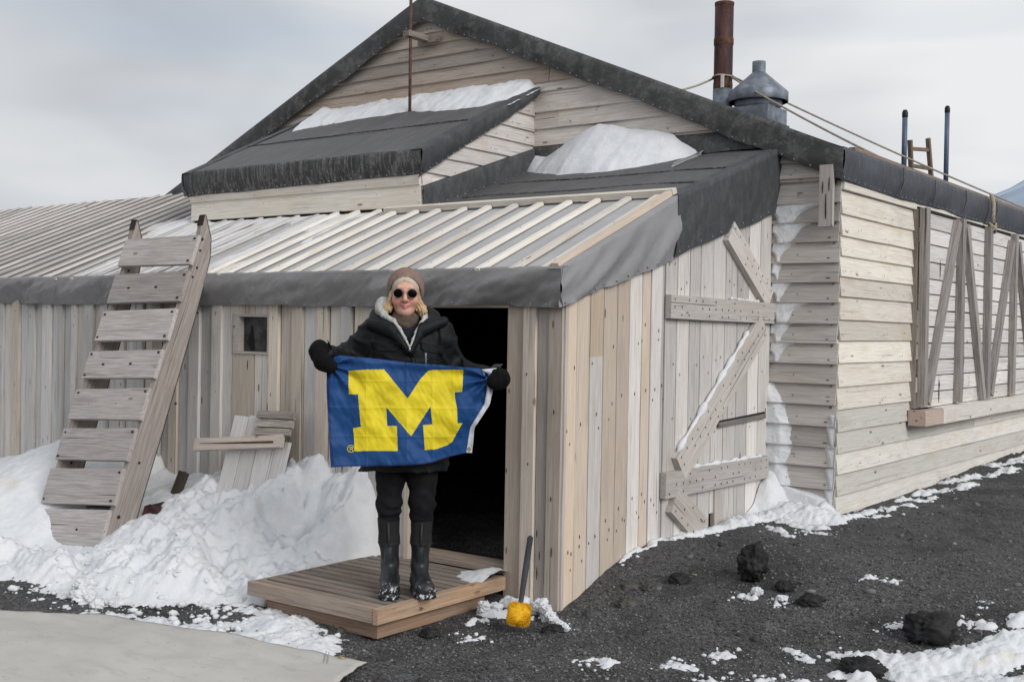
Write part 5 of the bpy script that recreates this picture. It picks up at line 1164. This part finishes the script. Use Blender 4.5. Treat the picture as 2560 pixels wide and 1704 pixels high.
sdf_obj('neck_gaiter', gaiter, (HX - .10, -.10, 1.325), (HX + .10, .10, 1.52), .0038, plain('taupe_knit', (.105, .078, .062), .95, 0, .25, 30, .6, 500), person, PM)
fle = plain('white_fleece', (.50, .50, .48), .95, 0, .22, 70, 1., 330)
def fleece(X, Y, Z):
    d = s_chain(X, Y, Z, [(HX - .06, .07, 1.50, .035), (HX - .112, .03, 1.508, .042), (HX - .122, -.01, 1.485, .034), (HX - .107, -.05, 1.452, .017), (-.098, -.098, 1.425, .013), (-.063, -.125, 1.385, .0085), (-.036, -.145, 1.34, .0065), (-.014, -.163, 1.297, .0045)], .012)
    d2 = s_chain(X, Y, Z, [(HX + .095, .03, 1.46, .025), (HX + .104, -.045, 1.445, .013), (.05, -.095, 1.412, .012), (.024, -.125, 1.37, .0085), (.007, -.147, 1.33, .006), (-.006, -.163, 1.297, .0045)], .012)
    return np.minimum(d, d2) + .0016 * noise3(X * 120, Y * 120, Z * 120) + .002 * noise3(X * 45, Y * 45, Z * 45)
sdf_obj('fleece_lining', fleece, (-.21, -.19, 1.28), (.11, .12, 1.56), .0032, fle, person, PM)
# trousers and boots
def trousers(X, Y, Z):
    d = None
    for ch in LEGS:
        c = s_chain(X, Y, Z, ch[:4], .02); d = c if d is None else smin(d, c, .012)
    d = d + .0045 * np.sin(75 * Z + 14 * X + 5 * noise3(X * 8, Y * 8, Z * 8)) * sst(.60, .50, Z) * sst(.34, .40, Z) + .004 * noise3(X * 14, Y * 14, Z * 14)
    return np.maximum(d, .375 - Z)
sdf_obj('trousers', trousers, (-.22, -.11, .365), (.19, .14, .80), .0062, cloth_t, person, PM)
def boot_mat():
    m, t, b = newmat('rubber_boot'); o = N(t, 'ShaderNodeTexCoord').outputs['Object']; sp = N(t, 'ShaderNodeSeparateXYZ', {0: o})
    n = noi(t, o, 45, 4, .65); c = mixc(t, mrange(t, noi(t, o, 7, 3), .35, .7), (.012, .0135, .016), (.025, .027, .031))
    def mu(a, b_): return N(t, 'ShaderNodeMath', {0: a, 1: b_}, operation='MULTIPLY').outputs[0]
    toe = mu(mrange(t, sp.outputs[1], -.10, -.15), mrange(t, sp.outputs[2], .075, .045)); toe = mu(toe, mrange(t, n, .54, .60))
    side = mu(mrange(t, sp.outputs[2], .10, .05), mrange(t, noi(t, o, 28, 3), .62, .67)); 
    c = mixc(t, mu(N(t, 'ShaderNodeMath', {0: toe, 1: side}, operation='MAXIMUM').outputs[0], .85), c, (.72, .74, .77))
    neo = mrange(t, sp.outputs[2], .255, .26); c = mixc(t, neo, c, (.011, .011, .012))
    setv(t, b, 'Base Color', c); setv(t, b, 'Roughness', mrange(t, sp.outputs[2], .25, .26, .42, .85)); b.inputs['Specular IOR Level'].default_value = .4
    return m
bm_ = boot_mat()
def boot(ch, tx, ty):
    (a0, b0, _, _), (a1, b1, _, _) = ch[3], ch[4]
    def f(X, Y, Z):
        d = s_chain(X, Y, Z, [(a0, b0 - .005, .385, .059), (a0 * .6 + a1 * .4, b0, .27, .053), (a1, b1 - .002, .15, .044), (a1, b1, .07, .046)], .02)
        ft = s_cap(X, Y, (Z - .045) * 1.0 + .045, (a1, b1 + .008, .045), (tx, ty, .04), .047, .052); d = smin(d, ft, .035)
        d = smin(d, s_cap(X, Y, Z, (a1, b1 - .03, .13), ((a1 + tx) / 2, (b1 + ty) / 2, .075), .038, .036), .03)
        d = smin(d, s_ell(X, Y, Z, ((a0 + a1) / 2, b0 - .045, .20), (.022, .02, .07)), .012)            # rubber shin tongue
        w_ = np.sqrt((X - tx) ** 2 + (Y - ty) ** 2)
        sole = np.maximum(s_cap(X, Y, Z * 0 + .0, (a1, b1 + .008, 0), (tx, ty, 0), .05, .0565), np.abs(Z - .012) - .010)
        d = np.minimum(np.maximum(d, .004 - Z), sole + .0025 * np.sin(Y * 260) * (Z < .03))
        d = d - .003 * np.exp(-((Z - .255) / .006) ** 2)
        return np.maximum(np.maximum(d, Z - .39), .0005 - Z)
    lo = (min(a0, a1, tx) - .085, ty - .07, -.01); hi = (max(a0, a1, tx) + .085, b1 + .085, .40)
    bo = sdf_obj('boot', f, lo, hi, .0045, bm_, person, PM)
    MB().tube([(a0, b0 - .0655, .37), (a0 * .7 + a1 * .3, b0 - .064, .30), (a0 * .5 + a1 * .5, b0 - .067, .245)], .006, 6).build('pull_strap', plain('boot_strap', (.03, .03, .033), .6), bo, True, PM)
boot(LEGS[0], -.0935, -.150); boot(LEGS[1], .0925, -.142)
# mittens closed on the flag corners
mit = plain('black_mitten', (.0055, .0055, .006), .9, 0, .3, 40, .4, 300, .12)
def mitten_l(X, Y, Z):
    d = s_chain(X, Y, Z, [(-.42, -.125, 1.24, .042), (-.466, -.19, 1.278, .042), (-.470, -.225, 1.262, .043), (-.442, -.262, 1.213, .043), (-.404, -.27, 1.190, .036)], .018)
    d = smin(d, s_chain(X, Y, Z, [(-.44, -.20, 1.215, .024), (-.41, -.215, 1.175, .021), (-.388, -.228, 1.178, .018)], .01), .008)      # thumb behind the cloth
    d = d - .003 * np.exp(-((X * .55 - Z * .83 + 1.29) / .006) ** 2)
    return d + .003 * noise3(X * 25, Y * 25, Z * 25)
ml = sdf_obj('mitten', mitten_l, (-.53, -.33, 1.12), (-.34, -.07, 1.34), .005, mit, person, PM)
MB().add([(-.418, -.19, 1.305), (-.400, -.185, 1.275), (-.425, -.18, 1.285), (-.426, -.19, 1.328)], [(0, 1, 2), (0, 2, 3), (3, 1, 0), (2, 1, 3)]).build('pull_loop', mit, ml, False, PM)
bd = MB().lathe([(0, .0035), (.0095, .003), (.0105, .0)], (0, 0, 0), 16).build('badge_disc', plain('white_badge', (.6, .62, .66), .5), ml, True, PM @ Matrix.Translation((-.482, -.222, 1.300)) @ Matrix.Rotation(-.55, 4, 'Y') @ Matrix.Rotation(1.0, 4, 'X'))
MB().lathe([(.0105, .0015), (.0115, .003), (.0145, .0025), (.0155, -.001)], (0, 0, 0), 18).build('badge_ring', plain('orange_ring', (.45, .20, .06), .6), ml, True, PM @ Matrix.Translation((-.482, -.222, 1.300)) @ Matrix.Rotation(-.55, 4, 'Y') @ Matrix.Rotation(1.0, 4, 'X'))
def mitten_r(X, Y, Z):
    d = s_chain(X, Y, Z, [(.39, -.13, 1.155, .042), (.435, -.19, 1.150, .046), (.447, -.24, 1.140, .052), (.425, -.262, 1.125, .042)], .02)
    d = smin(d, s_chain(X, Y, Z, [(.42, -.19, 1.16, .025), (.395, -.215, 1.155, .021), (.375, -.225, 1.145, .018)], .01), .01)
    return d + .003 * noise3(X * 25, Y * 25, Z * 25)
mr_ = sdf_obj('mitten', mitten_r, (.33, -.33, 1.06), (.52, -.07, 1.23), .005, mit, person, PM)
MB().add([(.40, -.185, 1.190), (.455, -.185, 1.195), (.47, -.185, 1.214), (.425, -.185, 1.212), (.40, -.18, 1.190), (.455, -.18, 1.195), (.47, -.18, 1.214), (.425, -.18, 1.212)], [(0, 1, 2, 3), (7, 6, 5, 4), (0, 4, 5, 1), (1, 5, 6, 2), (2, 6, 7, 3), (3, 7, 4, 0)]).build('cuff_tab', plain('cuff_tab', (.05, .052, .06), .7), mr_, False, PM)
# hair, beanie, sunglasses, earrings
def hair_mat():
    m, t, b = newmat('blonde_hair'); o = N(t, 'ShaderNodeTexCoord').outputs['Object']
    n = noi(t, mapv(t, o, (130, 130, 16)), 1., 4, .6, .8); c = mixc(t, mrange(t, n, .3, .7), (.34, .215, .10), (.66, .50, .30))
    sp = N(t, 'ShaderNodeSeparateXYZ', {0: o}).outputs[2]; c = mixc(t, mrange(t, sp, 1.53, 1.62, 0, .75), c, (.55, .49, .41))
    setv(t, b, 'Base Color', c); b.inputs['Roughness'].default_value = .5; b.inputs['Specular IOR Level'].default_value = .4; bump(t, b, n, .8, .004)
    return m
def hair(X, Y, Z):
    x = X - HX; ax_ = np.abs(x)
    d = s_ell(x, Y, Z, (0, .012, 1.607), (.081, .101, .094))
    d = smax(d, -(s_ell(x, Y, Z, (0, -.115, 1.552), (.0625, .085, .086)) + .002 * np.sin(x * 90)), .006)
    d = np.maximum(d, 1.50 - Z)
    xo = np.where(x > 0, .92, 1.06)
    lk = s_chain(ax_ / xo, Y, Z, [(.070, -.020, 1.57, .010), (.076, -.015, 1.525, .014), (.088, -.028, 1.492, .023), (.110, -.032, 1.476, .016)], .015)
    lk = smin(lk, s_chain(ax_ / xo, Y, Z, [(.076, .02, 1.54, .016), (.094, -.004, 1.492, .025), (.094, -.024, 1.466, .016)], .015), .012)
    lk = lk + .0028 * np.sin(ax_ * 420 + Z * 160 + Y * 120) + .004 * noise3(X * 40, Y * 40, Z * 18)
    return smin(d, lk, .008) + .0018 * noise3(X * 75, Y * 75, Z * 20)
sdf_obj('hair', hair, (HX - .145, -.115, 1.435), (HX + .135, .13, 1.715), .0034, hair_mat(), person, PM)
def beanie(X, Y, Z):
    x = X - HX
    d = s_ell(x, Y, Z, (0, .018, 1.598), (.0945, .112, .110))
    d = smin(d, s_ell(x, Y, Z, (0, .05, 1.585), (.092, .095, .105)), .03)
    pln = (1.662 - 1.25 * (Y + .088)) - Z
    d = smax(d, pln / 1.6, .010)
    inner = s_ell(x, Y, Z, (0, .018, 1.598), (.086, .104, .102)); d = smax(d, -np.maximum(inner, Z - 1.66), .003)
    return d + .0016 * noise3(X * 30, Y * 30, Z * 30) + .0008 * np.sin(np.arctan2(x, Y) * 90)
sdf_obj('beanie', beanie, (HX - .11, -.115, 1.45), (HX + .11, .17, 1.725), .0035, plain('tan_beanie', (.235, .165, .135), .95, 0, .12, 40, .5, 420), person, PM)
sgl = MB()
for sx_ in (-1, 1):
    cx_ = HX + sx_ * .0365
    c = [(cx_ + .0245 * math.cos(t), -.1135 + .010 * abs(sx_ * .0365 + .0245 * math.cos(t)) / .06, 1.5675 + .0232 * math.sin(t)) for t in np.linspace(0, 2 * math.pi, 29)]
    sgl.tube(c, .0012, 6, False)
    sgl.tube([(cx_ + sx_ * .0245, -.1035, 1.574), (HX + sx_ * .078, -.055, 1.575), (HX + sx_ * .079, .0, 1.572)], .0014, 5)
sgl.tube([(HX - .0125, -.1125, 1.572), (HX, -.1165, 1.5765), (HX + .0125, -.1125, 1.572)], .0016, 6)
gls = sgl.build('sunglasses', plain('silver_frame', (.22, .19, .18), .35, .6), person, True, PM)
lm = plain('dark_lens', (.003, .002, .002), .3, 0, .1, 5, 0, 60, .04)
for sx_ in (-1, 1):
    cx_ = HX + sx_ * .0365; V = [(cx_, -.1155 + .006, 1.5675)] ; V[0] = (cx_, -.1125, 1.5675)
    V += [(cx_ + .0240 * math.cos(t), -.1130 + .010 * abs(sx_ * .0365 + .0240 * math.cos(t)) / .06 + .0015, 1.5675 + .0228 * math.sin(t)) for t in np.linspace(0, 2 * math.pi, 28, endpoint=False)]
    mesh('lens', V, [(0, 1 + k, 1 + (k + 1) % 28) for k in range(28)], lm, gls, PM, True)
for sx_ in (-1, 1):
    MB().tube([(HX + sx_ * .074, -.012 + .007 * math.cos(t), 1.513 + .009 * math.sin(t)) for t in np.linspace(0, 6.28, 14)], .0022, 6, False).build('earring', M['brass'], person, True, PM)

# ------------------------------------------------------------------ the flag (seen from its back, so the mark reads mirrored)
def curve(pts, n):
    p = np.array(pts, float); s = np.concatenate([[0], np.cumsum(np.linalg.norm(np.diff(p, axis=0), axis=1))]); u = np.linspace(0, s[-1], n)
    o = np.stack([np.interp(u, s, p[:, k]) for k in (0, 1)], 1)
    k = max(3, n // 24) | 1; pad = np.concatenate([np.repeat(o[:1], k // 2, 0), o, np.repeat(o[-1:], k // 2, 0)]); sm = np.stack([np.convolve(pad[:, q], np.ones(k) / k, 'valid') for q in (0, 1)], 1)
    sm[0], sm[-1] = o[0], o[-1]; return sm
NU, NV = 380, 260
cT = curve([(-.42, 1.205), (-.371, 1.247), (-.196, 1.234), (-.023, 1.215), (.179, 1.203), (.346, 1.191), (.392, 1.165)], NU)
cB = curve([(-.397, .68), (-.244, .685), (-.072, .696), (.043, .702), (.115, .713), (.187, .735), (.289, .754)], NU)
cL = curve([(-.42, 1.205), (-.425, 1.15), (-.425, 1.097), (-.422, 1.026), (-.415, .918), (-.406, .81), (-.397, .68)], NV)
cR = curve([(.392, 1.165), (.386, 1.119), (.373, 1.01), (.304, .889), (.289, .754)], NV)
u = np.linspace(0, 1, NU)[:, None, None]; v = np.linspace(0, 1, NV)[None, :, None]
FP = (1 - v) * cT[:, None] + v * cB[:, None] + (1 - u) * cL[None] + u * cR[None] - ((1 - u) * (1 - v) * cT[0] + u * (1 - v) * cT[-1] + (1 - u) * v * cB[0] + u * v * cB[-1])
def flag_y(x, z):
    y = -.236 - .016 * np.sin((x + .1) * 7.5) * sst(1.25, .8, z) - .010 * np.sin(x * 15 + z * 4) * sst(1.2, .75, z)
    y = y - .012 * np.exp(-((z - (1.225 - .06 * (x + .37))) / .02) ** 2)                                       # rolled top edge
    y = y + .022 * fbm(x * 4, z * 4.5, .3, 3) + .009 * fbm(x * 11 + z * 5, z * 6, 1.3, 3) - .010 * np.abs(fbm(x * 3.5 + z * 4, z * 3 - x * 2, 4.4, 2))
    for z0 in (.985, .84, 1.12): y = y - .0028 * np.exp(-(np.abs(z - z0 - .01 * x) / .007))                    # packing creases
    for x0 in (-.225, -.02, .11, .215): y = y - .0026 * np.exp(-(np.abs(x - x0 + .02 * (z - 1)) / .006))
    g = np.hypot(x - .40, (z - 1.14) * 1.0); ang = np.arctan2(z - 1.14, .40 - x)
    y = y + .022 * np.sin(ang * 10 + .6) * np.exp(-g / .15) * sst(0, .05, g)                                    # gathers at the right hand
    g2 = np.hypot(x + .40, z - 1.19); y = y + .018 * np.sin(np.arctan2(z - 1.19, x + .40) * 9) * np.exp(-g2 / .13) * sst(0, .05, g2)
    y = y + .07 * sst(.10, .32, x) * sst(.98, .76, z)                                                          # lower right corner swings back
    return y
X2, Z2 = FP[..., 0], FP[..., 1]
FV = np.stack([X2, flag_y(X2, Z2), Z2], -1)
MP = [(-0.317, 1.169), (-0.223, 1.177), (-0.137, 1.179), (-0.016, 1.034), (0.047, 1.133), (0.086, 1.175), (0.107, 1.179), (0.263, 1.184), (0.262, 1.136), (0.258, 1.072), (0.22, 1.068), (0.224, 1.034), (0.234, 0.99), (0.238, 0.912), (0.263, 0.912), (0.246, 0.878), (0.229, 0.845), (0.215, 0.816), (0.186, 0.797), (0.136, 0.78), (0.075, 0.774), (0.064, 0.901), (0.11, 0.905), (0.1, 0.996), (0.005, 0.845), (-0.123, 0.987), (-0.117, 0.893), (-0.068, 0.895), (-0.061, 0.77), (-0.279, 0.76), (-0.288, 0.879), (-0.249, 0.886), (-0.266, 1.051), (-0.311, 1.051)]
def inside(px, pz, poly):
    r = np.zeros(px.shape, bool)
    for (x1, z1), (x2, z2) in zip(poly, poly[1:] + poly[:1]):
        c = ((z1 > pz) != (z2 > pz)); r ^= c & (px < (x2 - x1) * (pz - z1) / (z2 - z1 + 1e-12) + x1)
    return r
fc = (FP[:-1, :-1] + FP[1:, 1:]) / 2
idx = np.where(inside(fc[..., 0], fc[..., 1], MP), 1, 0)
ui = np.arange(NU - 1)[:, None] / NU; vi = np.arange(NV - 1)[None, :] / NV
idx = np.where((idx == 0) & ((ui < .020) | (vi > .980)), 2, idx)
def flagcloth(name, col):
    m, t, b = newmat(name); o = N(t, 'ShaderNodeTexCoord').outputs['Object']
    setv(t, b, 'Base Color', mixc(t, mrange(t, noi(t, o, 9, 3), .3, .7), tuple(c * .9 for c in col), tuple(c * 1.08 for c in col)))
    b.inputs['Roughness'].default_value = .62; b.inputs['Specular IOR Level'].default_value = .3; bump(t, b, noi(t, o, 420, 2), .12, .001)
    return m
flag = mesh('flag', FV.reshape(-1, 3), grid_faces(NU, NV), [flagcloth('flag_blue', (.010, .060, .20)), flagcloth('flag_yellow', (.74, .60, .022)), flagcloth('flag_hem', (.010, .03, .13))], None, PM, True)
flag.data.polygons.foreach_set('material_index', idx.reshape(-1).astype(np.int32)); flag.data.update()
tag(flag, 'blue flag with a large yellow block letter M held in front of the person', 'flag')
sL = curve([(.352, 1.186), (.386, 1.119), (.373, 1.01), (.304, .889), (.289, .754)], 60); sR = curve([(.432, 1.195), (.420, 1.091), (.401, 1.007), (.326, .886), (.319, .752)], 60)
tq = np.linspace(0, 1, 6)[None, :, None]; SP = sL[:, None] * (1 - tq) + sR[:, None] * tq
sy = flag_y(SP[..., 0], SP[..., 1]) + .003 + .004 * np.sin(tq[..., 0] * 3)
strip = sheet('hoist_strip', np.stack([SP[..., 0], sy, SP[..., 1]], -1), plain('white_webbing', (.62, .63, .70), .8, 0, .1, 20), flag, True, .002, PM)
MB().lathe([(.0045, .0), (.0055, .0015), (.0095, .0012), (.0105, 0)], (0, 0, 0), 14).build('grommet', M['brass'], strip, True, PM @ Matrix.Translation((.304, float(flag_y(np.array(.304), np.array(.774))) + .0, .774)) @ Matrix.Rotation(math.pi / 2, 4, 'X'))
yR = float(flag_y(np.array(-.301), np.array(.773)))
text_mesh('registered_mark', '\u00ae', .052, PM @ Matrix(((-1, 0, 0, -.279), (0, 0, -1, yR - .002), (0, 1, 0, .7545), (0, 0, 0, 1))), flag.data.materials[1], flag)
